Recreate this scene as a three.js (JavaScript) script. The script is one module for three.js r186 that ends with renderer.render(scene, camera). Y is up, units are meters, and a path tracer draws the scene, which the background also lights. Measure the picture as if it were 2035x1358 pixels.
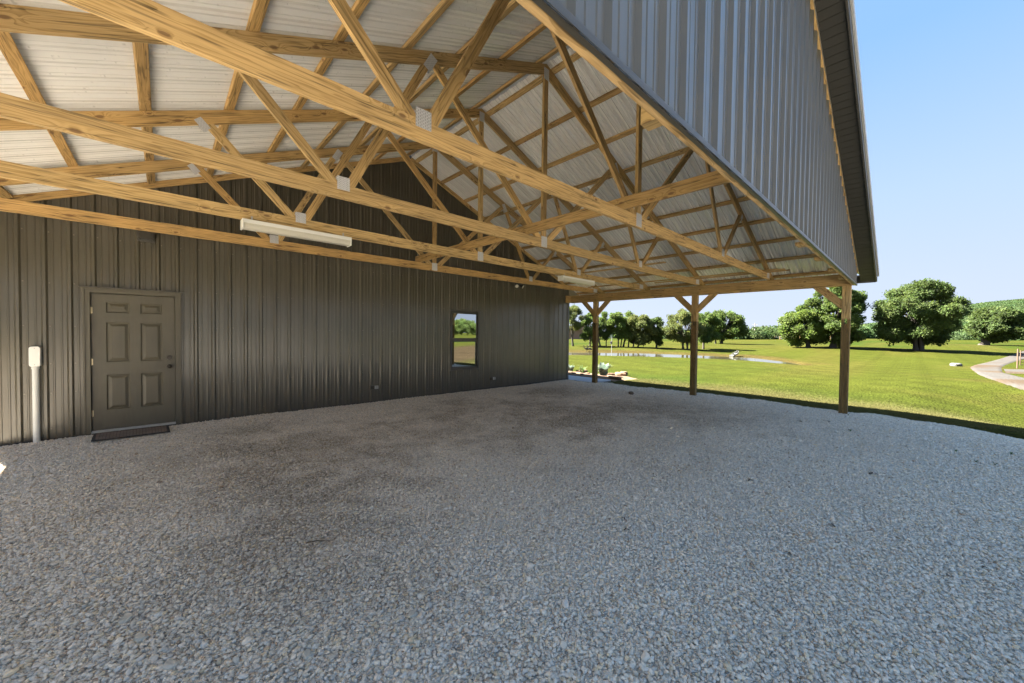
import * as THREE from 'three';
import { mergeGeometries } from 'three/addons/utils/BufferGeometryUtils.js';
import { RoundedBoxGeometry } from 'three/addons/geometries/RoundedBoxGeometry.js';

// ---------------------------------------------------------------- camera, sky, sun, exposure
const scene = new THREE.Scene();
const FOC = 745.766, PCX = 1017.5, PCY = 679;                       // focal length and centre in pixels of the 2035 x 1358 photograph
const CAM = new THREE.Vector3(-4.2686, 1.5305, 8.2043);
const cR = new THREE.Vector3(0.73181729, 0.01234175, 0.68138912), cU = new THREE.Vector3(0.00607678, 0.99967808, -0.02463331), cF = new THREE.Vector3(0.68147379, -0.02216773, -0.73150671);
const camera = new THREE.PerspectiveCamera(2 * Math.atan(PCY / FOC) * 180 / Math.PI, 1024 / 683, 0.05, 3000);
camera.position.copy(CAM);
camera.quaternion.setFromRotationMatrix(new THREE.Matrix4().makeBasis(cR, cU, cF.clone().negate()));
scene.add(camera);

const renderer = new THREE.WebGLRenderer({ antialias: true });
renderer.setSize(1024, 683);
renderer.toneMapping = THREE.LinearToneMapping;
renderer.toneMappingExposure = 11;
renderer.shadowMap.enabled = true;

const SUN = new THREE.Vector3(-0.36, 1, -0.95).normalize();
const sun = new THREE.DirectionalLight(new THREE.Color().setRGB(1, 0.95, 0.86), 5);
sun.position.copy(SUN).multiplyScalar(120); sun.target.position.set(0, 0, 0);
sun.castShadow = true; sun.shadow.mapSize.set(4096, 4096);
Object.assign(sun.shadow.camera, { left: -70, right: 110, top: 90, bottom: -90, near: 1, far: 320 });
scene.add(sun, sun.target);

{ // clear summer sky with a pale horizon and the bright air round the sun
  const W = 1024, H = 512, data = new Float32Array(W * H * 4);
  const stops = [[-1, [0.30, 0.32, 0.28]], [-0.02, [0.50, 0.54, 0.58]], [0, [0.57, 0.64, 0.78]], [0.10, [0.52, 0.615, 0.80]], [0.26, [0.42, 0.57, 0.81]], [0.5, [0.235, 0.445, 0.785]], [0.75, [0.20, 0.405, 0.73]], [1, [0.19, 0.385, 0.70]]];
  for (let j = 0; j < H; j++) for (let i = 0; i < W; i++) {
    const el = ((j + 0.5) / H - 0.5) * Math.PI, az = ((i + 0.5) / W - 0.5) * 2 * Math.PI;
    const y = Math.sin(el), d = new THREE.Vector3(Math.cos(el) * Math.cos(az), y, Math.cos(el) * Math.sin(az));
    let k = 0; while (k < stops.length - 2 && y > stops[k + 1][0]) k++;
    const t = Math.min(1, Math.max(0, (y - stops[k][0]) / (stops[k + 1][0] - stops[k][0])));
    const ang = Math.acos(Math.min(1, Math.max(-1, d.dot(SUN))));
    const glow = y > -0.02 ? 1.6 * Math.exp(-ang / 0.16) + 0.34 * Math.exp(-ang / 0.55) : 0;
    for (let c = 0; c < 3; c++) data[(j * W + i) * 4 + c] = 0.12 * (stops[k][1][c] * (1 - t) + stops[k + 1][1][c] * t + glow * [1, 0.97, 0.9][c]);
    data[(j * W + i) * 4 + 3] = 1;
  }
  const tex = new THREE.DataTexture(data, W, H, THREE.RGBAFormat, THREE.FloatType);
  tex.mapping = THREE.EquirectangularReflectionMapping; tex.magFilter = tex.minFilter = THREE.LinearFilter; tex.needsUpdate = true;
  scene.background = tex; scene.environment = tex;
  scene.backgroundIntensity = 1; scene.environmentIntensity = 1;
}

// ---------------------------------------------------------------- helpers
function RNG(seed) { let s = seed >>> 0; return () => { s = (s + 0x6D2B79F5) | 0; let t = Math.imul(s ^ (s >>> 15), 1 | s); t = (t + Math.imul(t ^ (t >>> 7), 61 | t)) ^ t; return ((t ^ (t >>> 14)) >>> 0) / 4294967296; }; }
const lerp = (a, b, t) => a + (b - a) * t, clamp = (x, a = 0, b = 1) => Math.min(b, Math.max(a, x));
const smooth = (a, b, x) => { const t = clamp((x - a) / (b - a)); return t * t * (3 - 2 * t); };
const hash = (x, y, s = 0) => { let h = Math.imul(x | 0, 374761393) ^ Math.imul(y | 0, 668265263) ^ Math.imul(s | 0, 2246822519); h = Math.imul(h ^ (h >>> 13), 1274126177); return ((h ^ (h >>> 16)) >>> 0) / 4294967296; };
function vnoise(x, y, s = 0, px = 0, py = 0) {      // value noise; px, py: period in cells (0 = none)
  const xi = Math.floor(x), yi = Math.floor(y), fx = x - xi, fy = y - yi, w = (i, p) => p ? ((i % p) + p) % p : i;
  const u = fx * fx * (3 - 2 * fx), v = fy * fy * (3 - 2 * fy);
  return lerp(lerp(hash(w(xi, px), w(yi, py), s), hash(w(xi + 1, px), w(yi, py), s), u), lerp(hash(w(xi, px), w(yi + 1, py), s), hash(w(xi + 1, px), w(yi + 1, py), s), u), v);
}
function fbm(x, y, o = 4, s = 0, px = 0, py = 0) { let a = 0.5, r = 0, n = 0; for (let i = 0; i < o; i++) { r += a * vnoise(x, y, s + i * 17, px, py); n += a; x *= 2; y *= 2; px *= 2; py *= 2; a *= 0.5; } return r / n; }
const curve = (pts, x) => { if (x <= pts[0][0]) return pts[0][1]; for (let i = 1; i < pts.length; i++) if (x <= pts[i][0]) return lerp(pts[i - 1][1], pts[i][1], (x - pts[i - 1][0]) / (pts[i][0] - pts[i - 1][0])); return pts[pts.length - 1][1]; };
function makeTex(W, H, fn, srgb = true) {
  const d = new Uint8Array(W * H * 4);
  for (let j = 0; j < H; j++) for (let i = 0; i < W; i++) { const c = fn(i / W, j / H, i, j), k = (j * W + i) * 4; for (let q = 0; q < 3; q++) { let v = clamp(Array.isArray(c) ? c[q] : c); if (srgb) v = v <= 0.0031308 ? v * 12.92 : 1.055 * Math.pow(v, 1 / 2.4) - 0.055; d[k + q] = Math.round(v * 255); } d[k + 3] = 255; }
  const t = new THREE.DataTexture(d, W, H); t.wrapS = t.wrapT = THREE.RepeatWrapping; t.magFilter = THREE.LinearFilter; t.minFilter = THREE.LinearMipmapLinearFilter; t.generateMipmaps = true;
  if (srgb) t.colorSpace = THREE.SRGBColorSpace; t.needsUpdate = true; return t;
}
const rgb = (r, g, b) => new THREE.Color().setRGB(r, g, b);
const std = (o) => new THREE.MeshStandardMaterial({ side: THREE.DoubleSide, ...o });
const phys = (o) => new THREE.MeshPhysicalMaterial({ side: THREE.DoubleSide, ...o });
const taken = {};
function numbered(n) { if (taken[n] === undefined) { taken[n] = 0; return n; } taken[n]++; return n + '_' + String(taken[n]).padStart(3, '0'); }
function mesh(name, geo, mat, parent) { const m = new THREE.Mesh(geo, mat); m.name = parent ? name : numbered(name); m.castShadow = m.receiveShadow = true; (parent || scene).add(m); return m; }
function group(name, parent) { const g = new THREE.Group(); g.name = parent ? name : numbered(name); (parent || scene).add(g); return g; }
function tag(o, label, category, grp) { o.userData.label = label; o.userData.category = category; if (grp) o.userData.group = grp; return o; }
const structure = (o) => { o.userData.kind = 'structure'; return o; };
const stuff = (o) => { o.userData.kind = 'stuff'; return o; };
function moved(geo, x, y, z, rx = 0, ry = 0, rz = 0) { if (rx) geo.rotateX(rx); if (ry) geo.rotateY(ry); if (rz) geo.rotateZ(rz); geo.translate(x, y, z); return geo; }
function box(w, h, d, x, y, z, bevel = 0) { return moved(bevel ? new RoundedBoxGeometry(w, h, d, 2, bevel) : new THREE.BoxGeometry(w, h, d), x, y, z); }
function merged(list) { return mergeGeometries(list.map((g) => { const q = g.index ? g.toNonIndexed() : g; for (const k of Object.keys(q.attributes)) if (!['position', 'normal', 'uv'].includes(k)) q.deleteAttribute(k); return q; })); }

// ---------------------------------------------------------------- the lie of the land
const POND_Y = -0.64;
const nearPx = [[1000, 703], [1128, 706.5], [1270, 709.6], [1371, 712.5], [1453, 716.5], [1500, 719.5], [1562, 725], [1610, 728]];
const farPx = [[1000, 698.5], [1128, 700], [1270, 701.6], [1371, 705.5], [1453, 709], [1500, 711.5], [1562, 719], [1610, 728]];
const camXY = (x, z) => { const dx = x - CAM.x, dz = z - CAM.z; const D = dx * cF.x + dz * cF.z; return [D, PCX + FOC * (dx * cR.x + dz * cR.z) / Math.max(D, 0.1)]; };
const horizonAt = (px) => 662.5 + (px - PCX) * 0.01234;
const depthAt = (px, py, y) => (CAM.y - y) * FOC / Math.max(py - horizonAt(px), 0.5);
const pondNear = (px) => depthAt(px, curve(nearPx, px), POND_Y), pondFar = (px) => depthAt(px, curve(farPx, px), POND_Y);
const landL = [[0, -0.1], [10, -0.1], [14, -0.15], [20, -0.28], [30, -0.48], [34, -0.58], [44, -0.6], [49, -0.44], [55, -0.3], [65, -0.12], [85, 0.02], [120, 0.12], [200, 0.2], [500, 1]];
const landR = [[0, -0.1], [7, -0.1], [14, -0.26], [20, -0.40], [28, -0.56], [35, -0.6], [43, -0.46], [49, -0.2], [57, 0.14], [68, 0.38], [100, 0.72], [140, 1.05], [200, 1.27], [500, 2]];
function land(x, z) {
  const [D, px] = camXY(x, z);
  const m = smooth(6.6, 9.5, x);
  if (m <= 0 || D < 1) return -0.1 + (fbm(x * 0.15 + 40, z * 0.15, 3, 5) - 0.5) * 0.1 * smooth(13, 30, Math.hypot(x, z));
  const k = smooth(1480, 1700, px);
  let y = lerp(curve(landL, D), curve(landR, D), k);
  y -= 0.42 * smooth(7.6, 11, z) * smooth(6.2, 8, x) * (1 - smooth(12, 22, x));
  y += (fbm(x * 0.11, z * 0.11, 3, 9) - 0.5) * 0.10 * smooth(14, 30, D);
  if (px < 1640 && px > 900) {
    const a = pondNear(px), b = pondFar(px);
    if (D > a - 6 && D < b + 6) {
      const inside = Math.min(D - a, b - D) ;                        // metres inside the shore
      const shore = POND_Y + 0.02 - clamp(inside, -6, 3) * 0.09;
      y = lerp(shore, y, smooth(0, 5.5, Math.max(0, -inside)));
      if (inside > 0) y = Math.min(y, POND_Y - 0.02 - Math.min(inside, 4) * 0.12);
    }
  }
  return lerp(-0.1, y, m);
}
function groundAt(px, py, lift = 0) {                                 // where a pixel's ray meets the land
  const d = cF.clone().addScaledVector(cR, (px - PCX) / FOC).addScaledVector(cU, -(py - PCY) / FOC);
  let t0 = 2, t = 2; const p = new THREE.Vector3();
  for (let i = 0; i < 4000; i++) { t = t0 * 1.004 + 0.02; p.copy(CAM).addScaledVector(d, t); if (p.y <= land(p.x, p.z) || t > 900) break; t0 = t; }
  for (let i = 0; i < 24; i++) { const mth = (t0 + t) / 2; p.copy(CAM).addScaledVector(d, mth); if (p.y <= land(p.x, p.z)) t = mth; else t0 = mth; }
  p.y = land(p.x, p.z) + lift; return p;
}
const pixelOn = (px, py, axis, val) => { const d = cF.clone().addScaledVector(cR, (px - PCX) / FOC).addScaledVector(cU, -(py - PCY) / FOC); const t = (val - CAM[axis]) / d[axis]; return CAM.clone().addScaledVector(d, t); };

// gravel court: right edge, and its height
const gravelEdge = (z) => curve([[-30, 5.9], [0.9, 6.3], [1.4, 6.75], [3, 6.8], [5.4, 6.95], [7.4, 6.85], [9, 6.9], [10.5, 7.0], [13, 7.6], [16, 8.6], [40, 9]], z) + (fbm(z * 0.9, 3.3, 3, 21) - 0.5) * 0.6 + (fbm(z * 5, 1.7, 3, 23) - 0.5) * 0.3;
const gravelY = (x, z) => -0.07 + (fbm(x * 0.5, z * 0.5, 3, 31) - 0.5) * 0.05 + 0.03 * smooth(1.2, 0, z) * smooth(2.5, 0, x + 0) - 0.24 * smooth(7.8, 11, z) * smooth(4.6, 7.4, x);
const dirtAt = (x, z) => {                                            // brown fines showing between the stones, in ragged patches
  const n = fbm(x * 0.55 + 7, z * 0.75 + 3, 4, 61), m = fbm(x * 1.9, z * 2.3, 3, 71);
  const zone = smooth(0.2, 1.2, z) * smooth(8.2, 4.0, z - 0.12 * x) * smooth(-5.6, -3, x) * smooth(6.2, 3, x);
  return clamp(smooth(0.36, 0.66, n * 0.5 + m * 0.3 + 0.2 * fbm(x * 7, z * 7, 2, 77) + 0.10 * zone - 0.08) * zone * 1.1);
};

// ---------------------------------------------------------------- materials
const woodTex = [0, 1, 2, 3].map((s) => makeTex(1024, 256, (u, v, i, j) => {
  const rnd = RNG(100 + s); let ringWarp = 0, knot = 0;
  const K = []; for (let q = 0; q < 7; q++) K.push([rnd(), 0.1 + 0.8 * rnd(), 0.006 + 0.010 * rnd()]);
  for (const [ku, kv, kr] of K) { let du = Math.abs(u - ku); du = Math.min(du, 1 - du); const dv = (v - kv) * 0.28, d = Math.hypot(du * 0.75, dv) / kr; ringWarp += 1.6 * Math.exp(-d * d * 0.22) * Math.sign(v - kv); knot = Math.max(knot, smooth(1.25, 0.55, d)); }
  const g = fbm(u * 5, v * 9 + ringWarp, 3, s * 7, 5, 0), y = v * (9 + 3 * s) + g * 3.2 + ringWarp * 1.3;
  const f = y - Math.floor(y), late = smooth(0.45, 0.95, f) * smooth(1.0, 0.95, f);
  const fine = fbm(u * 24, v * 150, 2, s * 3 + 50, 24, 150), blot = fbm(u * 6, v * 2.5, 3, s + 80, 6, 0), streak = fbm(u * 9, v * 26, 2, s + 90, 9, 26);
  let k = 0.97 - 0.32 * late - 0.30 * (fine - 0.5) + 0.40 * (blot - 0.5) - 0.45 * smooth(0.60, 0.82, streak);
  const c = [0.55 * k, 0.375 * k * (1 - 0.05 * late), 0.158 * k * (1 - 0.18 * late)];
  return [lerp(c[0], 0.16, knot * 0.85), lerp(c[1], 0.085, knot * 0.85), lerp(c[2], 0.035, knot * 0.85)];
}));
const woodBump = makeTex(512, 256, (u, v) => 0.5 + 0.5 * (fbm(u * 12, v * 90, 3, 5, 12, 90) - 0.5), false);
const M = {};
M.wood = [[1, 1, 1], [0.88, 0.84, 0.78], [0.97, 0.93, 0.95], [1.0, 0.93, 0.82], [0.80, 0.75, 0.70], [1.04, 1.01, 1.0], [0.90, 0.89, 0.90], [0.95, 0.86, 0.74]].map((c, i) => std({ map: woodTex[i % 4], color: rgb(...c), roughness: 0.72, bumpMap: woodBump, bumpScale: 0.0012 }));
M.treated = std({ map: woodTex[1], color: rgb(0.36, 0.33, 0.26), roughness: 0.85, bumpMap: woodBump, bumpScale: 0.002 });
const plateTex = makeTex(128, 128, (u, v) => { const a = (u * 9) % 1, b = ((v * 6) + (Math.floor(u * 9) % 2) * 0.5) % 1; const slot = (a > 0.3 && a < 0.7 && b > 0.2 && b < 0.8) ? 1 : 0; const n = fbm(u * 20, v * 20, 3, 4, 20, 20); return slot ? [0.34, 0.34, 0.345] : [0.52 + 0.22 * n, 0.52 + 0.22 * n, 0.53 + 0.22 * n]; });
const plateBump = makeTex(128, 128, (u, v) => { const a = (u * 9) % 1, b = ((v * 6) + (Math.floor(u * 9) % 2) * 0.5) % 1; return (a > 0.3 && a < 0.7 && b > 0.2 && b < 0.8) ? 0.1 : 0.8; }, false);
M.plate = std({ map: plateTex, metalness: 0.3, roughness: 0.5, bumpMap: plateBump, bumpScale: 0.002 });
const grimeTex = makeTex(512, 512, (u, v) => { const n = fbm(u * 4, v * 4, 5, 11, 4, 4), s = fbm(u * 40, v * 6, 3, 13, 40, 6), p = hash(Math.floor(u * 512), Math.floor(v * 512), 3) > 0.9985 ? 0.5 : 0; const k = 0.82 + 0.26 * (n - 0.5) + 0.16 * (s - 0.5) + 0.25 * p; return [k, k * 0.995, k * 0.98]; });
const grimeRough = makeTex(512, 512, (u, v) => { const n = fbm(u * 5, v * 5, 5, 15, 5, 5), s = fbm(u * 60, v * 5, 3, 17, 60, 5); const k = 0.40 + 0.22 * (n - 0.5) + 0.14 * (s - 0.5); return k; }, false);
M.siding = phys({ color: rgb(0.084, 0.073, 0.050), map: grimeTex, roughness: 1, roughnessMap: grimeRough, clearcoat: 0.8, clearcoatRoughness: 0.19 });
M.gable = M.siding;
M.trim = phys({ color: rgb(0.06, 0.054, 0.044), map: grimeTex, roughness: 0.45, clearcoat: 0.3, clearcoatRoughness: 0.3 });
M.trimBlack = std({ color: rgb(0.035, 0.032, 0.030), map: grimeTex, roughness: 0.6 });
M.soffit = std({ color: rgb(0.034, 0.032, 0.026), map: grimeTex, roughness: 0.55 });
M.liner = phys({ color: rgb(0.82, 0.815, 0.79), map: makeTex(512, 512, (u, v) => { const n = fbm(u * 5, v * 5, 5, 41, 5, 5), s = fbm(u * 3, v * 40, 3, 43, 3, 40), sp = fbm(u * 90, v * 90, 2, 44, 90, 90); const k = 0.94 + 0.09 * (n - 0.5) + 0.02 * (s - 0.5) - 0.22 * smooth(0.80, 0.9, sp); return [k, k * 0.99, k * 0.965]; }), roughness: 0.24, clearcoat: 1, clearcoatRoughness: 0.06 });
M.roofTop = std({ color: rgb(0.10, 0.09, 0.08), roughness: 0.5 });
M.ridge = std({ color: rgb(0.45, 0.45, 0.46), roughness: 0.5, metalness: 0.2 });
M.door = phys({ color: rgb(0.096, 0.084, 0.055), map: grimeTex, roughness: 0.48, clearcoat: 0.25, clearcoatRoughness: 0.35 });
M.brass = std({ color: rgb(0.62, 0.52, 0.34), metalness: 0.8, roughness: 0.35 });
M.bronze = std({ color: rgb(0.05, 0.042, 0.035), metalness: 0.6, roughness: 0.35 });
M.alu = std({ color: rgb(0.55, 0.55, 0.54), metalness: 0.8, roughness: 0.4 });
M.white = std({ color: rgb(0.78, 0.77, 0.73), roughness: 0.4 });
M.lens = phys({ color: rgb(0.60, 0.57, 0.48), roughness: 0.35, clearcoat: 0.3 });
M.pvc = std({ color: rgb(0.56, 0.57, 0.55), roughness: 0.45 });
M.grey = std({ color: rgb(0.38, 0.38, 0.37), roughness: 0.5, metalness: 0.3 });
M.black = std({ color: rgb(0.02, 0.02, 0.02), roughness: 0.5 });
M.glass = std({ color: rgb(0.50, 0.53, 0.54), metalness: 1, roughness: 0.02 });
M.concrete = std({ color: rgb(0.42, 0.43, 0.46), map: makeTex(256, 256, (u, v) => 0.8 + 0.3 * (fbm(u * 6, v * 6, 5, 3, 6, 6) - 0.5)), roughness: 0.9 });
M.inside = std({ color: rgb(0.25, 0.24, 0.22), roughness: 0.9 });

// ---------------------------------------------------------------- prisms, boards, corrugated sheets
let boardSeed = 1;
function prism(poly, z0, z1, dirx, diry) {          // convex polygon (counter-clockwise, x y) pushed from z0 to z1; grain runs along (dirx, diry)
  const rnd = RNG(boardSeed++ * 77 + 5), ou = rnd() * 4, ov = rnd(), P = [], N = [], T = [], n = poly.length;
  const U = (x, y) => (x * dirx + y * diry) / 2.2 + ou, V = (x, y) => (-x * diry + y * dirx) / 0.34 + ov;
  const put = (p, nx, ny, nz, u, v) => { P.push(p[0], p[1], p[2]); N.push(nx, ny, nz); T.push(u, v); };
  for (const [z, s] of [[z1, 1], [z0, -1]]) for (let i = 1; i < n - 1; i++) { const tri = s > 0 ? [0, i, i + 1] : [0, i + 1, i]; for (const k of tri) put([poly[k][0], poly[k][1], z], 0, 0, s, U(...poly[k]) + (s < 0 ? 0.37 : 0), V(...poly[k])); }
  for (let i = 0; i < n; i++) {
    const a = poly[i], b = poly[(i + 1) % n], ex = b[0] - a[0], ey = b[1] - a[1], L = Math.hypot(ex, ey); if (L < 1e-6) continue;
    const nx = ey / L, ny = -ex / L, along = Math.abs(ex * dirx + ey * diry) / L > 0.6;
    const q = (p, z) => along ? [U(...p) + 0.61, (z - z0) / 0.34 + ov + 0.4] : [(z - z0) / 2.2 + ou, V(...p)];
    for (const [p, z] of [[a, z1], [a, z0], [b, z0], [a, z1], [b, z0], [b, z1]]) put([p[0], p[1], z], nx, ny, 0, ...q(p, z));
  }
  const g = new THREE.BufferGeometry(); g.setAttribute('position', new THREE.Float32BufferAttribute(P, 3)); g.setAttribute('normal', new THREE.Float32BufferAttribute(N, 3)); g.setAttribute('uv', new THREE.Float32BufferAttribute(T, 2)); return g;
}
const clip = (poly, nx, ny, c) => { const out = []; for (let i = 0; i < poly.length; i++) { const a = poly[i], b = poly[(i + 1) % poly.length], da = a[0] * nx + a[1] * ny - c, db = b[0] * nx + b[1] * ny - c; if (da <= 0) out.push(a); if ((da < 0 && db > 0) || (da > 0 && db < 0)) { const t = da / (da - db); out.push([lerp(a[0], b[0], t), lerp(a[1], b[1], t)]); } } return out; };   // keeps n.p <= c
function stick(p, q, w) { const dx = q[0] - p[0], dy = q[1] - p[1], L = Math.hypot(dx, dy), ux = dx / L, uy = dy / L, h = w / 2; return { poly: [[p[0] + uy * h, p[1] - ux * h], [q[0] + uy * h, q[1] - ux * h], [q[0] - uy * h, q[1] + ux * h], [p[0] - uy * h, p[1] + ux * h]], ux, uy }; }
function lumber(lx, ly, lz, axis = 'x') {            // squared timber centred on the origin, grain along the axis, edges eased
  const L = { x: lx, y: ly, z: lz }[axis], [a, b] = axis === 'x' ? [ly, lz] : axis === 'y' ? [lx, lz] : [lx, ly], e = Math.min(0.004, a * 0.2, b * 0.2);
  const ring = [[-a / 2 + e, -b / 2], [a / 2 - e, -b / 2], [a / 2, -b / 2 + e], [a / 2, b / 2 - e], [a / 2 - e, b / 2], [-a / 2 + e, b / 2], [-a / 2, b / 2 - e], [-a / 2, -b / 2 + e]];
  const rnd = RNG(boardSeed++ * 91 + 3), ou = rnd() * 4, ov = rnd(), P = [], T = [];
  const pt = (s, r) => axis === 'x' ? [s, r[0], r[1]] : axis === 'y' ? [r[0], s, r[1]] : [r[0], r[1], s];
  let run = 0;
  for (let i = 0; i < 8; i++) { const r0 = ring[i], r1 = ring[(i + 1) % 8], d = Math.hypot(r1[0] - r0[0], r1[1] - r0[1]); const v0 = run / 0.34 + ov, v1 = (run + d) / 0.34 + ov; run += d;
    for (const [s, r, v] of [[-L / 2, r0, v0], [L / 2, r0, v0], [L / 2, r1, v1], [-L / 2, r0, v0], [L / 2, r1, v1], [-L / 2, r1, v1]]) { P.push(...pt(s, r)); T.push(s / 2.2 + ou, v); } }
  for (const s of [-L / 2, L / 2]) for (let i = 1; i < 7; i++) for (const k of [0, i, i + 1]) { P.push(...pt(s, ring[k])); T.push(ring[k][0] / 2.2 + ou, ring[k][1] / 0.34 + ov); }
  const g = new THREE.BufferGeometry(); g.setAttribute('position', new THREE.Float32BufferAttribute(P, 3)); g.setAttribute('uv', new THREE.Float32BufferAttribute(T, 2)); g.computeVertexNormals();
  const nrm = g.attributes.normal, pos = g.attributes.position, uvs = g.attributes.uv;   // every face wound outwards
  for (let i = 0; i < pos.count; i += 3) {
    let c = [0, 0, 0]; for (let k = 0; k < 3; k++) { c[0] += pos.getX(i + k); c[1] += pos.getY(i + k); c[2] += pos.getZ(i + k); }
    const n = [nrm.getX(i), nrm.getY(i), nrm.getZ(i)], ax = 'xyz'.indexOf(axis); if (Math.abs(n[ax]) < 0.5) c[ax] = 0;
    if (c[0] * n[0] + c[1] * n[1] + c[2] * n[2] < 0) { const p = [pos.getX(i + 1), pos.getY(i + 1), pos.getZ(i + 1)], u = [uvs.getX(i + 1), uvs.getY(i + 1)]; pos.setXYZ(i + 1, pos.getX(i + 2), pos.getY(i + 2), pos.getZ(i + 2)); uvs.setXY(i + 1, uvs.getX(i + 2), uvs.getY(i + 2)); pos.setXYZ(i + 2, ...p); uvs.setXY(i + 2, ...u); }
  }
  g.computeVertexNormals();
  return g;
}
const pick = (list) => list[Math.floor(RNG(boardSeed * 13 + 1)() * list.length)];
const PER = 0.2286;
const ribShape = [[-0.033, 0], [-0.013, 0.024], [0.013, 0.024], [0.033, 0], [0.066, 0], [0.072, 0.0045], [0.084, 0.0045], [0.090, 0], [0.138, 0], [0.144, 0.0045], [0.156, 0.0045], [0.162, 0]];
const roofShape = [[-0.046, 0], [-0.018, 0.031], [0.018, 0.031], [0.046, 0], [0.058, 0], [0.074, 0.012], [0.084, 0.012], [0.100, 0], [0.130, 0], [0.146, 0.012], [0.156, 0.012], [0.172, 0]];
let ribs = ribShape;
const ribProfile = (u) => { const o = -ribs[0][0]; let t = ((u + o) % PER + PER) % PER - o; for (let i = 1; i < ribs.length; i++) if (t <= ribs[i][0]) { const a = ribs[i - 1], b = ribs[i]; return lerp(a[1], b[1], (t - a[0]) / (b[0] - a[0])); } return 0; };
function sheet(u0, u1, v0fn, v1fn, place, holes = [], tall = 1) {     // ribbed metal sheet: ribs run along v, place(u, v, h) gives the point
  const us = new Set([u0, u1]);
  for (let k = Math.floor(u0 / PER) - 1; k * PER < u1 + PER; k++) for (const s of ribs) { const u = k * PER + s[0]; if (u > u0 + 1e-4 && u < u1 - 1e-4) us.add(u); }
  for (const h of holes) for (const u of [h[0], h[1]]) if (u > u0 && u < u1) us.add(u);
  const U = [...us].sort((a, b) => a - b), P = [], T = [];
  for (let i = 0; i < U.length - 1; i++) {
    const a = U[i], b = U[i + 1], m = (a + b) / 2, ha = tall * ribProfile(a + 1e-7), hb = tall * ribProfile(b - 1e-7);
    let spans = [[v0fn, v1fn]];
    for (const h of holes) if (m > h[0] && m < h[1]) spans = spans.flatMap(([s, e]) => { const lo = h[2], hi = h[3]; const out = []; if (s(m) < lo - 1e-3) out.push([s, () => lo]); if (e(m) > hi + 1e-3) out.push([() => hi, e]); return out; });
    for (const [s, e] of spans) for (const [u, v, h] of [[a, s(a), ha], [b, s(b), hb], [b, e(b), hb], [a, s(a), ha], [b, e(b), hb], [a, e(a), ha]]) { const p = place(u, v, h); P.push(p[0], p[1], p[2]); T.push(u / 2.1, v / 2.1); }
  }
  const g = new THREE.BufferGeometry(); g.setAttribute('position', new THREE.Float32BufferAttribute(P, 3)); g.setAttribute('uv', new THREE.Float32BufferAttribute(T, 2)); g.computeVertexNormals(); return g;
}

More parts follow.
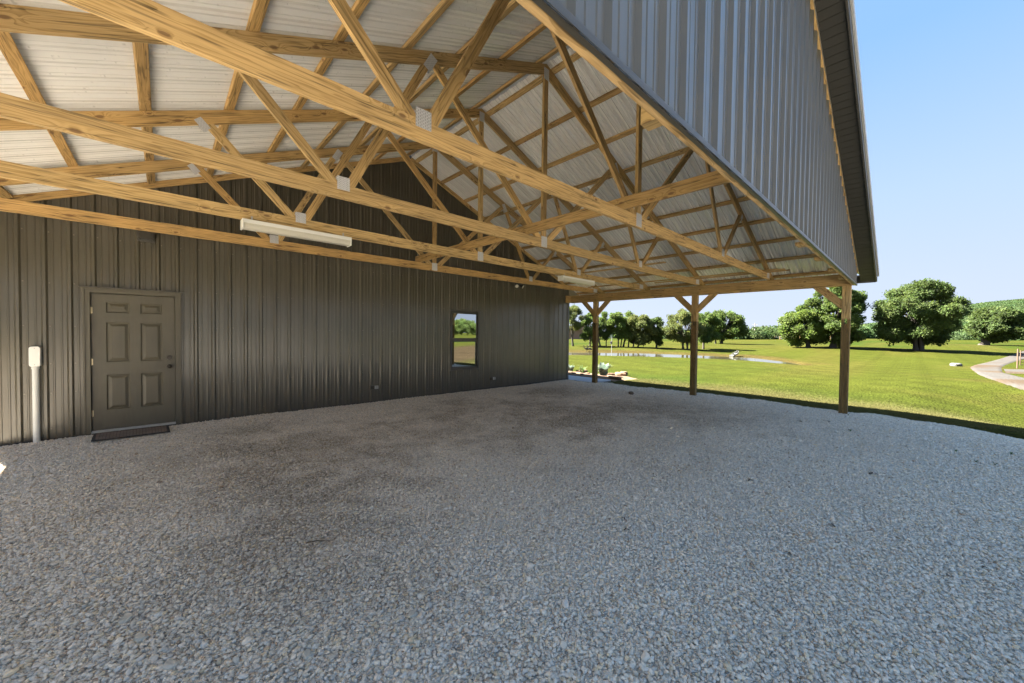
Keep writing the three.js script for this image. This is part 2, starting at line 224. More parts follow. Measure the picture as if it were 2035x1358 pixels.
// ---------------------------------------------------------------- ground, gravel, pond, hills
const SL = 5 / 12, COS = Math.cos(Math.atan(SL)), ANG = Math.atan(SL);
console.log('land');
{
  const nA = 420, radii = [0]; let r = 0.6; while (r < 1500) { radii.push(r); r *= r < 90 ? 1.032 : 1.08; } radii.push(2600);
  const P = [], T = [], C = [], I = [];
  const vc = (x, z, D, px) => {
    const n = fbm(x * 0.06, z * 0.06, 4, 201), f = fbm(x * 0.5, z * 0.5, 3, 203), st = fbm(x * 0.03 + z * 0.015, z * 0.25, 3, 207);
    let c = [0.165, 0.205, 0.036];
    const mix = (q, k) => { for (let i = 0; i < 3; i++) c[i] = lerp(c[i], q[i], k); };
    mix([0.095, 0.175, 0.028], smooth(0.48, 0.66, n) * 0.8);                     // richer uncut grass
    mix([0.235, 0.225, 0.060], smooth(0.5, 0.74, st) * 0.55);                                   // dry swathes
    mix([0.245, 0.200, 0.075], smooth(0.58, 0.78, fbm(x * 0.18 + 9, z * 0.18, 4, 211)) * 0.5 * smooth(1700, 1950, px));
    const e = x - gravelEdge(z); mix([0.26, 0.245, 0.085], smooth(4.2, 0.6, e + (f - 0.5) * 2.4) * 0.6 * (e > -1 ? 1 : 0));            // thin sun-scorched turf by the court
    if (px < 1660 && px > 900) { const a = pondNear(px), b = pondFar(px); const out = Math.max(a - D, D - b); const k = smooth(1540, 1620, px); mix([0.23, 0.165, 0.075], smooth(lerp(4.5, 2.2, k), 0.3, Math.abs(out) + (f - 0.5) * 3 + (D < (a + b) / 2 ? 2.5 : 0)) * 0.75); }
    const bare = smooth(7, 3, Math.abs((z - 20) - (x - 16) * 0.55 + 4 * (fbm(x * 0.1, z * 0.1, 2, 77) - 0.5)) ) * (z > 11 && x > 8 ? 1 : 0); mix([0.20, 0.15, 0.10], bare); const mow = Math.sin((x * 0.93 + z * 0.36 + 1.2 * fbm(x * 0.08, z * 0.08, 2, 88)) * 2.4), q = (0.82 + 0.36 * f) * (1 + 0.07 * mow * smooth(45, 30, D)); return c.map((v) => v * q);
  };
  for (let j = 0; j < radii.length; j++) for (let i = 0; i <= nA; i++) {
    const a = i / nA * Math.PI * 2, x = CAM.x + Math.cos(a) * radii[j], z = CAM.z + Math.sin(a) * radii[j], [D, px0] = camXY(x, z), px = D > 1 ? px0 : 2500;
    let y = land(x, z); if (x < gravelEdge(z) - 0.5 && z > -0.3 && z < 34 && x > -9.8) y -= 0.16;
    P.push(x, y, z); T.push(x / 3, z / 3); C.push(...vc(x, z, D, px));
    if (j && i) { const n = nA + 1, p = j * n + i; I.push(p, p - n, p - 1, p - n, p - n - 1, p - 1); }
  }
  const g = new THREE.BufferGeometry(); g.setAttribute('position', new THREE.Float32BufferAttribute(P, 3)); g.setAttribute('uv', new THREE.Float32BufferAttribute(T, 2)); g.setAttribute('color', new THREE.Float32BufferAttribute(C, 3)); g.setIndex(I); g.computeVertexNormals();
  if (g.attributes.normal.getY(2000) < 0) { const ix = g.index.array; for (let i = 0; i < ix.length; i += 3) { const t = ix[i]; ix[i] = ix[i + 1]; ix[i + 1] = t; } g.computeVertexNormals(); }
  const grassTex = makeTex(512, 512, (u, v) => { const a = fbm(u * 60, v * 60, 3, 301, 60, 60), b = fbm(u * 8, v * 8, 4, 303, 8, 8), k = 0.72 + 0.62 * (a - 0.5) + 0.36 * (b - 0.5); return [k * 1.0, k, k * 0.95]; });
  const grassBump = makeTex(512, 512, (u, v) => fbm(u * 70, v * 70, 3, 311, 70, 70), false);
  structure(mesh('grass_ground', g, phys({ vertexColors: true, specularIntensity: 0.05, map: grassTex, color: rgb(0.315, 0.295, 0.255), roughness: 1, bumpMap: grassBump, bumpScale: 0.05 })));
}
{ // gravel court, a sheet that dips under the turf at its edges
  const P = [], T = [], C = [], I = [], zs = [], nx = 150; for (let z = -0.0; z < 34; z += z < 12 ? 0.1 : 0.35) zs.push(z);
  zs.forEach((z, j) => { const xe = gravelEdge(z), x0 = -9.6; for (let i = 0; i <= nx; i++) {
    const x = x0 + (xe - x0) * i / nx, e = Math.min(xe - x, x - x0, 33.6 - z); const y = gravelY(x, z) - 0.17 * smooth(0.35, 0, e);
    P.push(x, y, z); T.push(x / 1.2, z / 1.2); const d = dirtAt(x, z), n = fbm(x * 1.3, z * 1.3, 3, 91), k = 0.85 + 0.3 * n; C.push(lerp(0.43, 0.19, d) * k, lerp(0.39, 0.16, d) * k, lerp(0.335, 0.125, d) * k);
    if (j && i) { const n1 = nx + 1, p = j * n1 + i; I.push(p, p - 1, p - n1, p - n1, p - 1, p - n1 - 1); } } });
  const g = new THREE.BufferGeometry(); g.setAttribute('position', new THREE.Float32BufferAttribute(P, 3)); g.setAttribute('uv', new THREE.Float32BufferAttribute(T, 2)); g.setAttribute('color', new THREE.Float32BufferAttribute(C, 3)); g.setIndex(I); g.computeVertexNormals();
  if (g.attributes.normal.getY(3000) < 0) { const ix = g.index.array; for (let i = 0; i < ix.length; i += 3) { const t = ix[i]; ix[i] = ix[i + 1]; ix[i + 1] = t; } g.computeVertexNormals(); }
  const cell = (u, v, n) => { let d1 = 9, d2 = 9, id = 0; const cx = Math.floor(u * n), cy = Math.floor(v * n); for (let a = -1; a <= 1; a++) for (let b = -1; b <= 1; b++) { const ix = ((cx + a) % n + n) % n, iy = ((cy + b) % n + n) % n, dx = cx + a + hash(ix, iy, 5) - u * n, dy = cy + b + hash(ix, iy, 6) - v * n, d = Math.hypot(dx, dy); if (d < d1) { d2 = d1; d1 = d; id = hash(ix, iy, 7); } else if (d < d2) d2 = d; } return [d1, d2, id]; };
  const gravelTex = makeTex(1024, 1024, (u, v) => { const [a, b, id] = cell(u, v, 52); const k = 0.9 + 0.75 * id; return [k, k * 0.995, k * (0.97 + 0.05 * hash(id * 999, 1))].map((q) => q * 0.6); });
  const gravelBump = makeTex(1024, 1024, (u, v) => { const [a, b] = cell(u, v, 52); return smooth(0, 0.5, b - a); }, false);
  structure(mesh('gravel_ground', g, std({ vertexColors: true, map: gravelTex, color: rgb(2.1, 2.1, 2.1), roughness: 0.9, bumpMap: gravelBump, bumpScale: 0.012 })));
}
{ // loose stones of the court
  const rnd = RNG(4711), variants = [];
  for (let k = 0; k < 6; k++) { const g = new THREE.IcosahedronGeometry(0.5, 1), p = g.attributes.position, q = RNG(50 + k), sx = 0.85 + 0.5 * q(), sy = 0.5 + 0.3 * q(), sz = 0.7 + 0.3 * q();
    for (let i = 0; i < p.count; i++) { const x = p.getX(i), y = p.getY(i), z = p.getZ(i), n = 0.78 + 0.5 * vnoise(x * 3 + 9 + k, y * 3 + z * 2.3 + 5, k); p.setXYZ(i, x * n * sx, y * n * sy, z * n * sz); } g.computeVertexNormals(); g.deleteAttribute('uv'); variants.push(g); }
  const lists = variants.map(() => []);
  const tryPut = (x, z, s) => { if (x > gravelEdge(z) + 0.15 + 0.2 * rnd() || z < 0.035) return; lists[Math.floor(rnd() * 6)].push([x, z, s, rnd(), rnd(), rnd(), rnd()]); };
  let n = 0;
  for (let tries = 0; n < 430000 && tries < 4000000; tries++) {
    const r = 1.2 + 13.2 * Math.pow(rnd(), 1.05), a = (rnd() - 0.5) * 2.1; const dx = cF.x * Math.cos(a) + cR.x * Math.sin(a), dz = cF.z * Math.cos(a) + cR.z * Math.sin(a), x = CAM.x + dx * r, z = CAM.z + dz * r;
    if (rnd() > clamp(r / 6.5, 0.12, 1)) continue;
    if (z < 0.03 || x > gravelEdge(z) + 0.3 || x < -7 || rnd() < 0.3 * dirtAt(x, z)) continue;
    tryPut(x, z, 0.0095 + 0.016 * Math.pow(rnd(), 1.7) + (rnd() < 0.004 ? 0.02 : 0)); n++;
  }
  const m4 = new THREE.Matrix4(), q4 = new THREE.Quaternion(), eu = new THREE.Euler(), col = new THREE.Color(), mat = std({ color: rgb(1, 1, 1), roughness: 0.85, vertexColors: false });
  const loose = stuff(group('gravel_stones')); tag(loose, 'grey limestone chips covering the court under the carport', 'gravel');
  lists.forEach((L, k) => { const im = new THREE.InstancedMesh(variants[k], mat, L.length); im.name = 'stones'; im.castShadow = im.receiveShadow = true; im.userData.kind = 'stuff';
    L.forEach(([x, z, s, a, b, c, d], i) => { eu.set((a - 0.5) * 0.7, b * 6.28, (c - 0.5) * 0.7); q4.setFromEuler(eu); m4.compose(new THREE.Vector3(x, gravelY(x, z) - 0.17 * smooth(0.35, 0, gravelEdge(z) - x) + s * (0.1 + 0.25 * d), z), q4, new THREE.Vector3(s, s, s)); im.setMatrixAt(i, m4);
      const w = 0.56 + 0.32 * hash(i, k, 9), t = hash(i, k, 10), di = dirtAt(x, z) * (0.35 + 0.65 * hash(i, k, 12)); let r = w, g = w * 0.90, bl = w * 0.75;
      if (t < 0.10) { r *= 0.97; g *= 0.90; bl *= 0.76; } else if (t < 0.4) { r *= 0.93; g *= 0.965; bl *= 1.03; } else if (t < 0.43) { r *= 0.6; g *= 0.52; bl *= 0.45; }
      col.setRGB(lerp(r, r * 0.54, di), lerp(g, g * 0.515, di), lerp(bl, bl * 0.465, di)); im.setColorAt(i, col); });
    loose.add(im); });
}
{ // the pond: one level sheet of water, shore shaped by the land
  const a = [], b = []; for (let px = 930; px <= 1612; px += 6) { for (const [arr, fn, o] of [[a, pondNear, -1.6], [b, pondFar, 1.6]]) { const D = fn(px) + o, dir = cF.clone().setY(0).addScaledVector(cR.clone().setY(0), (px - PCX) / FOC); arr.push([CAM.x + dir.x * D / (cF.x * cF.x + cF.z * cF.z), CAM.z + dir.z * D / (cF.x * cF.x + cF.z * cF.z)]); } }
  const P = [], T = []; for (let i = 0; i < a.length - 1; i++) for (const p of [a[i], b[i + 1], b[i], a[i], a[i + 1], b[i + 1]]) { P.push(p[0], POND_Y, p[1]); T.push(p[0] / 4, p[1] / 4); }
  const g = new THREE.BufferGeometry(); g.setAttribute('position', new THREE.Float32BufferAttribute(P, 3)); g.setAttribute('uv', new THREE.Float32BufferAttribute(T, 2)); g.computeVertexNormals();
  const nr = g.attributes.normal; for (let i = 0; i < nr.count; i++) nr.setXYZ(i, 0, 1, 0);
  const rip = makeTex(256, 256, (u, v) => fbm(u * 9, v * 9, 3, 402, 9, 9), false);
  structure(mesh('pond_water', g, phys({ color: rgb(0.055, 0.05, 0.028), roughness: 0.06, ior: 1.33, bumpMap: rip, bumpScale: 0.003 })));
}

// ---------------------------------------------------------------- the metal building (its gable wall is the plane z = 0)
console.log('building');
const XW = 6.04, RX = 0.026;
const building = tag(group('metal_building'), 'dark bronze ribbed metal building with a six-panel door and one small window', 'building');
{
  const DOORH = [-5.112 - RX, -4.045 - RX, -1, 2.118], WINH = [1.175 - RX, 2.105 - RX, 0.555, 2.095];
  const top = (u) => 5.585 - SL * Math.abs(u + RX);
  const edges = [-XW - RX]; for (let k = -26; k <= 26; k += 4) { const u = k * PER + PER / 2; if (u > -XW - RX + 0.1 && u < XW - RX - 0.1) edges.push(u); } edges.push(XW - RX);
  for (let i = 0; i < edges.length - 1; i++) mesh('siding_panel', sheet(edges[i], edges[i + 1], () => -0.14, top, (u, v, h) => [u + RX, v, h + (i % 2) * 0.0008], [DOORH, WINH]), M.siding, building);
  // screws in rows on the flats beside the ribs
  const sg = new THREE.CylinderGeometry(0.007, 0.009, 0.008, 6).rotateX(Math.PI / 2), pts = [];
  for (let k = -26; k <= 26; k++) for (const y of [0.12, 0.62, 1.02, 1.55, 2.15, 2.85, 3.6, 4.4]) { const x = k * PER + RX + 0.045; if (y > 5.4 - SL * Math.abs(x) || (x > -5.15 && x < -4.0 && y < 2.2) || (x > 1.1 && x < 2.2 && y > 0.5 && y < 2.2)) continue; pts.push([x, y + (hash(k, y * 100, 3) - 0.5) * 0.02]); }
  const im = new THREE.InstancedMesh(sg, std({ color: rgb(0.16, 0.14, 0.10), roughness: 0.5, metalness: 0.3 }), pts.length); im.name = 'siding_screws'; im.userData.kind = 'stuff'; pts.forEach(([x, y], i) => im.setMatrixAt(i, new THREE.Matrix4().makeTranslation(x, y, 0.004))); building.add(im);
  mesh('corner_trim', merged([box(0.075, 3.0, 0.004, XW - 0.03, 1.36, 0.0275), box(0.004, 3.0, 0.08, XW + 0.0095, 1.36, -0.012)]), M.trim, building);
  mesh('base_trim', merged([box(0.93, 0.07, 0.004, -5.59, -0.055, 0.029), box(XW + 4.03, 0.07, 0.004, (XW - 4.03) / 2, -0.055, 0.029)]), M.trimBlack, building);
  for (const s of [-1, 1]) { // nailers that carry the roof sheet along the top of the wall
    const a = stick([s * 0.02, 5.594 - 0.02 * SL], [s * 6.0, 5.594 - 6.0 * SL], 0.089); mesh('rake_nailer', prism(a.poly, 0.024, 0.062, a.ux, a.uy), pick(M.wood), building);
  }
  // shell behind the wall: side walls, back wall, roof slopes, floor
  for (const s of [-1, 1]) { mesh('side_wall', box(0.1, 3.1, 15, s * (XW - 0.06), 1.4, -7.52), M.siding, building);
    const r = new THREE.BoxGeometry(6.66 / COS, 0.06, 15.2); r.rotateZ(-s * ANG); r.translate(s * 3.33, 5.70 - 3.33 * SL, -7.62); mesh('roof_slope', r, M.roofTop, building); }
  const bs = new THREE.Shape([[-XW, -0.1], [XW, -0.1], [XW, 2.95], [0, 5.5], [-XW, 2.95]].map((p) => new THREE.Vector2(...p)));
  mesh('back_wall', new THREE.ExtrudeGeometry(bs, { depth: 0.1, bevelEnabled: false }).translate(0, 0, -15.1), M.siding, building);
  mesh('inner_lining', merged([box(2 * XW - 0.3, 0.02, 14.6, 0, -0.12, -7.5), new THREE.ExtrudeGeometry(bs, { depth: 0.02, bevelEnabled: false }).translate(0, 0.0, -0.16)]), M.inside, building);

  // ---- door
  const X0 = -5.0348, X1 = -4.1223, DW = X1 - X0, DH = 2.03, Y0 = 0.012;
  const frame = group('door_frame', building);
  for (const [x, w] of [[X0 - 0.041, 0.076], [X1 + 0.041, 0.076]]) { mesh('jamb', merged([box(w, 2.125, 0.05, x, 1.045, 0.012, 0.006), box(0.022, 2.125, 0.012, x + (x < -4.6 ? -0.024 : 0.024), 1.045, 0.042, 0.004)]), M.door, frame); }
  mesh('head', merged([box(DW + 0.17, 0.072, 0.051, (X0 + X1) / 2, Y0 + DH + 0.044, 0.0125, 0.006), box(DW + 0.19, 0.022, 0.014, (X0 + X1) / 2, Y0 + DH + 0.071, 0.044, 0.004)]), M.door, frame);
  mesh('drip_cap', box(DW + 0.23, 0.012, 0.075, (X0 + X1) / 2, Y0 + DH + 0.0895, 0.03), M.trim, frame);
  mesh('threshold', merged([box(DW + 0.006, 0.016, 0.13, (X0 + X1) / 2, 0.001, 0.02, 0.004), box(DW + 0.006, 0.006, 0.03, (X0 + X1) / 2, 0.011, 0.006)]), M.alu, frame);
  mesh('sill_block', box(DW + 0.16, 0.1, 0.06, (X0 + X1) / 2, -0.058, 0.0), M.trimBlack, frame);
  const door = group('door', building); door.position.set(X0, Y0, -0.012);
  const sh = new THREE.Shape([[0.003, 0.004], [DW - 0.003, 0.004], [DW - 0.003, DH - 0.003], [0.003, DH - 0.003]].map((p) => new THREE.Vector2(...p)));
  const cols = [[0.165, 0.435], [0.565, 0.835]], rows = [[0.862, 0.938], [0.499, 0.791], [0.145, 0.405]];
  for (const [a, b] of cols) for (const [c, d] of rows) { const h = new THREE.Path(); const x0 = a * DW, x1 = b * DW, y0 = c * DH, y1 = d * DH; h.moveTo(x0, y0); h.lineTo(x0, y1); h.lineTo(x1, y1); h.lineTo(x1, y0); h.closePath(); sh.holes.push(h);
    const ring = (i, z) => [[x0 + i, y0 + i, z], [x1 - i, y0 + i, z], [x1 - i, y1 - i, z], [x0 + i, y1 - i, z]], R = [ring(0, 0.0), ring(0.012, -0.016), ring(0.022, -0.016), ring(0.055, -0.002)], P = [];
    for (let k = 0; k < 3; k++) for (let e = 0; e < 4; e++) { const p = R[k][e], q = R[k][(e + 1) % 4], r = R[k + 1][(e + 1) % 4], s = R[k + 1][e]; for (const t of [p, q, r, p, r, s]) P.push(...t); }
    const L = R[3]; for (const t of [L[0], L[1], L[2], L[0], L[2], L[3]]) P.push(...t);
    const g = new THREE.BufferGeometry(); g.setAttribute('position', new THREE.Float32BufferAttribute(P, 3)); const T = []; for (let k = 0; k < P.length; k += 3) T.push(P[k] / 2, P[k + 1] / 2); g.setAttribute('uv', new THREE.Float32BufferAttribute(T, 2)); g.computeVertexNormals(); mesh('door_panel', g, M.door, door); }
  mesh('door_leaf', merged([new THREE.ExtrudeGeometry(sh, { depth: 0.003, bevelEnabled: false }).translate(0, 0, -0.003), box(DW - 0.006, DH - 0.008, 0.02, DW / 2, DH / 2, -0.034)]), M.door, door);
  for (const y of [0.26, 1.02, 1.78]) mesh('hinge', merged([moved(new THREE.CylinderGeometry(0.007, 0.007, 0.095, 10), 0.0, y, 0.008), box(0.014, 0.09, 0.004, 0.008, y, 0.003)]), M.brass, door);
  mesh('deadbolt', merged([moved(new THREE.CylinderGeometry(0.032, 0.036, 0.022, 24), DW - 0.068, 1.055, 0.012, Math.PI / 2), moved(new THREE.CylinderGeometry(0.014, 0.014, 0.012, 16), DW - 0.068, 1.055, 0.028, Math.PI / 2)]), M.bronze, door);
  mesh('door_knob', merged([moved(new THREE.CylinderGeometry(0.034, 0.036, 0.012, 24), DW - 0.068, 0.915, 0.006, Math.PI / 2), moved(new THREE.CylinderGeometry(0.013, 0.013, 0.04, 16), DW - 0.068, 0.915, 0.03, Math.PI / 2), moved(new THREE.SphereGeometry(0.03, 20, 14).scale(1, 1, 0.75), DW - 0.068, 0.915, 0.06)]), M.bronze, door);

  // ---- window
  const wx0 = 1.17, wx1 = 2.11, wy0 = 0.55, wy1 = 2.10, win = group('window', building), bar = (n, w, h, x, y, z, d, m = M.trim) => mesh(n, box(w, h, d, x, y, z, 0.004), m, win), mid = (wx0 + wx1) / 2;
  bar('frame_jamb', 0.055, wy1 - wy0, wx0 + 0.0275, (wy0 + wy1) / 2, 0.005, 0.075); bar('frame_jamb', 0.055, wy1 - wy0, wx1 - 0.0275, (wy0 + wy1) / 2, 0.005, 0.075);
  bar('frame_head', wx1 - wx0 - 0.112, 0.05, mid, wy1 - 0.025, 0.004, 0.072); bar('frame_sill', wx1 - wx0 - 0.112, 0.05, mid, wy0 + 0.025, 0.004, 0.072);
  bar('drip_cap', wx1 - wx0 + 0.06, 0.014, mid, wy1 + 0.008, 0.02, 0.07, M.trim); bar('sill_trim', wx1 - wx0 + 0.02, 0.014, mid, wy0 - 0.008, 0.018, 0.065, M.trim);
  bar('meeting_rail', wx1 - wx0 - 0.114, 0.05, mid, 1.335, -0.002, 0.05);
  for (const [n, a, b, z] of [['upper_sash', 1.362, 2.048, -0.004], ['lower_sash', 0.602, 1.308, -0.018]]) { const h = b - a, in_ = 0.022; const s = group(n, win);
    mesh('sash_frame', merged([box(in_, h, 0.02, wx0 + 0.057 + in_ / 2, (a + b) / 2, z), box(in_, h, 0.02, wx1 - 0.057 - in_ / 2, (a + b) / 2, z), box(wx1 - wx0 - 0.16, in_, 0.02, mid, b - in_ / 2, z), box(wx1 - wx0 - 0.16, in_, 0.02, mid, a + in_ / 2, z)]), M.trim, s);
    mesh('pane', box(wx1 - wx0 - 0.15, h - 0.03, 0.004, mid, (a + b) / 2, z - 0.004), M.glass, s); }
}
// fittings on the wall
{
  const t = tag(group('conduit_box'), 'pale grey plastic conduit with an oblong junction box beside the door', 'conduit'); t.position.set(-5.535, -0.08, 0.075);
  mesh('pipe', moved(new THREE.CylinderGeometry(0.032, 0.032, 1.16, 20), 0, 0.56, 0), M.pvc, t);
  mesh('coupling', moved(new THREE.CylinderGeometry(0.037, 0.037, 0.05, 20), 0, 1.07, 0), M.pvc, t);
  const s = new THREE.Shape(); const w = 0.047, h = 0.135, r = 0.03; s.moveTo(-w + r, -h); s.lineTo(w - r, -h); s.quadraticCurveTo(w, -h, w, -h + r); s.lineTo(w, h - r); s.quadraticCurveTo(w, h, w - r, h); s.lineTo(-w + r, h); s.quadraticCurveTo(-w, h, -w, h - r); s.lineTo(-w, -h + r); s.quadraticCurveTo(-w, -h, -w + r, -h);
  mesh('box', new THREE.ExtrudeGeometry(s, { depth: 0.085, bevelEnabled: true, bevelSize: 0.004, bevelThickness: 0.004, bevelSegments: 2 }).translate(0, 1.215, -0.05), M.pvc, t);
  mesh('cover', new THREE.ExtrudeGeometry(s, { depth: 0.006, bevelEnabled: true, bevelSize: 0.002, bevelThickness: 0.003, bevelSegments: 2 }).scale(0.98, 0.98, 1).translate(0, 1.215, 0.044), M.white, t);
  for (const y of [1.325, 1.105]) mesh('screw', moved(new THREE.CylinderGeometry(0.005, 0.005, 0.004, 10), 0, y, 0.056, Math.PI / 2), M.grey, t);
  const outlet = (x, y, label) => { const o = tag(group('wall_outlet'), label, 'outlet', 'grey outdoor sockets low on the metal wall'); o.position.set(x, y, 0.02); mesh('box', box(0.07, 0.075, 0.05, -0.055, 0, 0.025, 0.006), M.bronze, o); mesh('cover', box(0.085, 0.075, 0.055, 0.03, 0, 0.029, 0.008), M.grey, o); mesh('lid_seam', box(0.004, 0.066, 0.004, 0.03, 0, 0.0585), M.black, o); };
  outlet(-0.82, 0.29, 'grey socket box low on the wall between the door and the window'); outlet(2.61, 0.235, 'grey socket box low on the wall just past the window');
  const v = tag(group('wall_vent'), 'brown hooded vent on the metal wall above the door', 'vent'); v.position.set(-4.45, 2.98, 0.02);
  mesh('back_plate', box(0.2, 0.2, 0.012, 0, 0, 0.012, 0.004), M.trim, v); mesh('hood', merged([box(0.16, 0.02, 0.09, 0, 0.075, 0.06), box(0.01, 0.15, 0.09, -0.075, 0, 0.06), box(0.01, 0.15, 0.09, 0.075, 0, 0.06), moved(new THREE.BoxGeometry(0.16, 0.16, 0.008), 0, 0.005, 0.10, -0.15)]), M.trim, v); mesh('flap', moved(new THREE.BoxGeometry(0.14, 0.008, 0.08), 0, -0.075, 0.06, 0.2), M.black, v);
  const f = tag(group('flood_light'), 'black twin-head flood light on the wall under the trusses', 'lamp'); f.position.set(3.5, 2.985, 0.02);
  mesh('mount', merged([moved(new THREE.CylinderGeometry(0.05, 0.055, 0.03, 20), 0, 0, 0.015, Math.PI / 2), box(0.06, 0.05, 0.05, 0, -0.02, 0.05, 0.008)]), M.black, f);
  for (const s of [-1, 1]) { const hd = group('lamp_head', f); hd.position.set(s * 0.09, -0.02, 0.09); hd.rotation.set(0.6, s * 0.4, 0); mesh('shell', moved(new THREE.CylinderGeometry(0.055, 0.032, 0.12, 20, 1, false), 0, 0, 0.03, Math.PI / 2), M.black, hd); mesh('lens', moved(new THREE.CylinderGeometry(0.05, 0.05, 0.006, 20), 0, 0, 0.094, Math.PI / 2), M.lens, hd); }
  const matTex = makeTex(256, 128, (u, v) => { const a = (u * 22) % 1, b = (v * 12 + (Math.floor(u * 22) % 2) * 0.5) % 1, g = (a < 0.14 || b < 0.16) ? 0.45 : 1, n = 0.75 + 0.5 * fbm(u * 12, v * 8, 4, 8, 12, 8); return [0.20 * g * n, 0.155 * g * n, 0.125 * g * n]; });
  const dm = tag(group('door_mat'), 'worn brown brick-patterned mat on the gravel at the door', 'mat'); dm.position.set(-4.60, -0.012, 0.36); dm.rotation.set(0.02, 0.03, -0.012);
  mesh('rubber_base', box(0.80, 0.016, 0.46, 0, 0, 0, 0.006), M.trimBlack, dm); mesh('pile', box(0.74, 0.012, 0.40, 0, 0.006, 0, 0.004), std({ map: matTex, roughness: 0.95, bumpMap: matTex, bumpScale: 0.004 }), dm);
}

// ---------------------------------------------------------------- the carport
console.log('carport');
const carport = tag(group('carport'), 'open timber carport with trusses, white roof sheets and a blue-grey metal gable', 'carport');
const HB = 2.596, HT = 2.84, XH = 6.06;
const TZ = [1.166, 2.749, 4.315, 5.872];
function postAt(x, z, s) {
  const p = group('post', carport); p.position.set(x, 0, z);
  [-1, 0, 1].forEach((k) => { mesh('upper_ply', lumber(0.138, HB - 1.92, 0.0445, 'y').translate(0, (HB + 1.92) / 2 - 0.001, k * 0.0465), pick(M.wood), p); mesh('treated_ply', lumber(0.138, 2.3, 0.0445, 'y').translate(0, 1.92 - 1.15 - 0.02 - 0.09 * ((k + 1) % 2), k * 0.0465), M.treated, p); if (k) mesh('splice_ply', lumber(0.137, 0.09, 0.044, 'y').translate(0, 1.9 - 0.045 + 0.02, k * 0.0465), pick(M.wood), p); });
}
for (const s of [-1, 1]) {
  for (const z of [1.06, 4.19, 7.22]) postAt(s * (XH + 0.07), z, s);
  mesh('header_beam', merged([lumber(0.0445, HT - HB, 7.25, 'z').translate(s * (XH + 0.023), (HB + HT) / 2, 3.665), lumber(0.0445, HT - HB, 7.25, 'z').translate(s * (XH + 0.117), (HB + HT) / 2, 3.665), lumber(0.046, HT - HB - 0.01, 7.25, 'z').translate(s * (XH + 0.07), (HB + HT) / 2, 3.664)]), M.wood[1], carport);
  for (const [z, d] of [[1.06, -1], [1.06, 1], [4.19, -1], [4.19, 1], [7.22, -1]]) {   // knee braces of two-by-six
    const e = 0.071, zo = z + d * e, poly = [[zo, 2.11], [zo + d * 0.49, HB - 0.001], [zo + d * 0.28, HB - 0.001], [zo, 2.315]]; if (d > 0) ; const pp = d > 0 ? poly : poly.slice().reverse();
    const g = prism(pp, -0.019, 0.019, 0.71 * d, 0.71); g.rotateY(-Math.PI / 2); mesh('knee_brace', g.translate(s * (XH + 0.055), 0, 0), pick(M.wood), carport);
  }
}
mesh('header_nailer', lumber(0.23, HT - HB - 0.01, 0.038, 'x').translate(XH - 0.118, (HB + HT) / 2, 0.046), M.wood[1], carport);

const YB = 5.45, YT = 5.602;                                   // under and upper line of the top chords at the ridge
function truss(z, k) {
  const t = group('truss', carport); t.position.set(0, 0, z - 0.019);
  const part = (n, poly, th, ux, uy) => { if (poly.length < 3) return; let a = 0; for (let i = 0; i < poly.length; i++) { const p = poly[i], q = poly[(i + 1) % poly.length]; a += p[0] * q[1] - q[0] * p[1]; } mesh(n, prism(a > 0 ? poly : poly.slice().reverse(), -th / 2, th / 2, ux, uy), pick(M.wood), t); };
  part('bottom_chord', [[-6.09, HT], [6.09, HT], [6.09, HT + 0.14], [-6.09, HT + 0.14]], 0.038, 1, 0);
  for (const s of [-1, 1]) part('top_chord', [[s * 0.0005, YB], [s * 6.5, YB - 6.5 * SL], [s * 6.5, YT - 6.5 * SL], [s * 0.0005, YT]], 0.0368, s * COS, -SL * COS);
  const web = (n, p, q, w, th) => { const a = stick(p, q, w); let poly = clip(a.poly, 0, -1, -(HT + 0.1405)); poly = clip(poly, SL, 1, YB - 0.0005); poly = clip(poly, -SL, 1, YB - 0.0005); part(n, poly, th, a.ux, a.uy); };
  web('king_post', [0, HT], [0, YT], 0.089, 0.0376);
  for (const s of [-1, 1]) {
    web('web', [s * 0.03, HT + 0.06], [s * 2.0, YT - 0.04 - 2.0 * SL], 0.089, s > 0 ? 0.034 : 0.031);
    web('web', [s * 2.93, HT + 0.06], [s * 1.96, YT - 0.04 - 1.96 * SL], 0.089, 0.036);
    web('web', [s * 2.97, HT + 0.06], [s * 3.95, YT - 0.04 - 3.95 * SL], 0.089, 0.0335);
  }
  const plate = (w, h, x, y, r = 0) => { for (const zz of [-1, 1]) { const g = new THREE.BoxGeometry(w, h, 0.0012); g.rotateZ(r); g.translate(x, y, zz * 0.0202); mesh('gusset_plate', g, M.plate, t); } };
  plate(0.13, 0.16, 0, HT + 0.09); plate(0.11, 0.17, 0, YB - 0.0, 0);
  for (const s of [-1, 1]) { plate(0.12, 0.13, s * 2.95, HT + 0.15); plate(0.10, 0.20, s * 1.985, YB + 0.02 - 1.985 * SL, s > 0 ? 0.5 : -0.5); plate(0.08, 0.13, s * 3.93, YB + 0.0 - 3.93 * SL, s > 0 ? -0.75 : 0.75); plate(0.20, 0.12, s * 5.93, HT + 0.09, 0); }
}
TZ.forEach(truss);

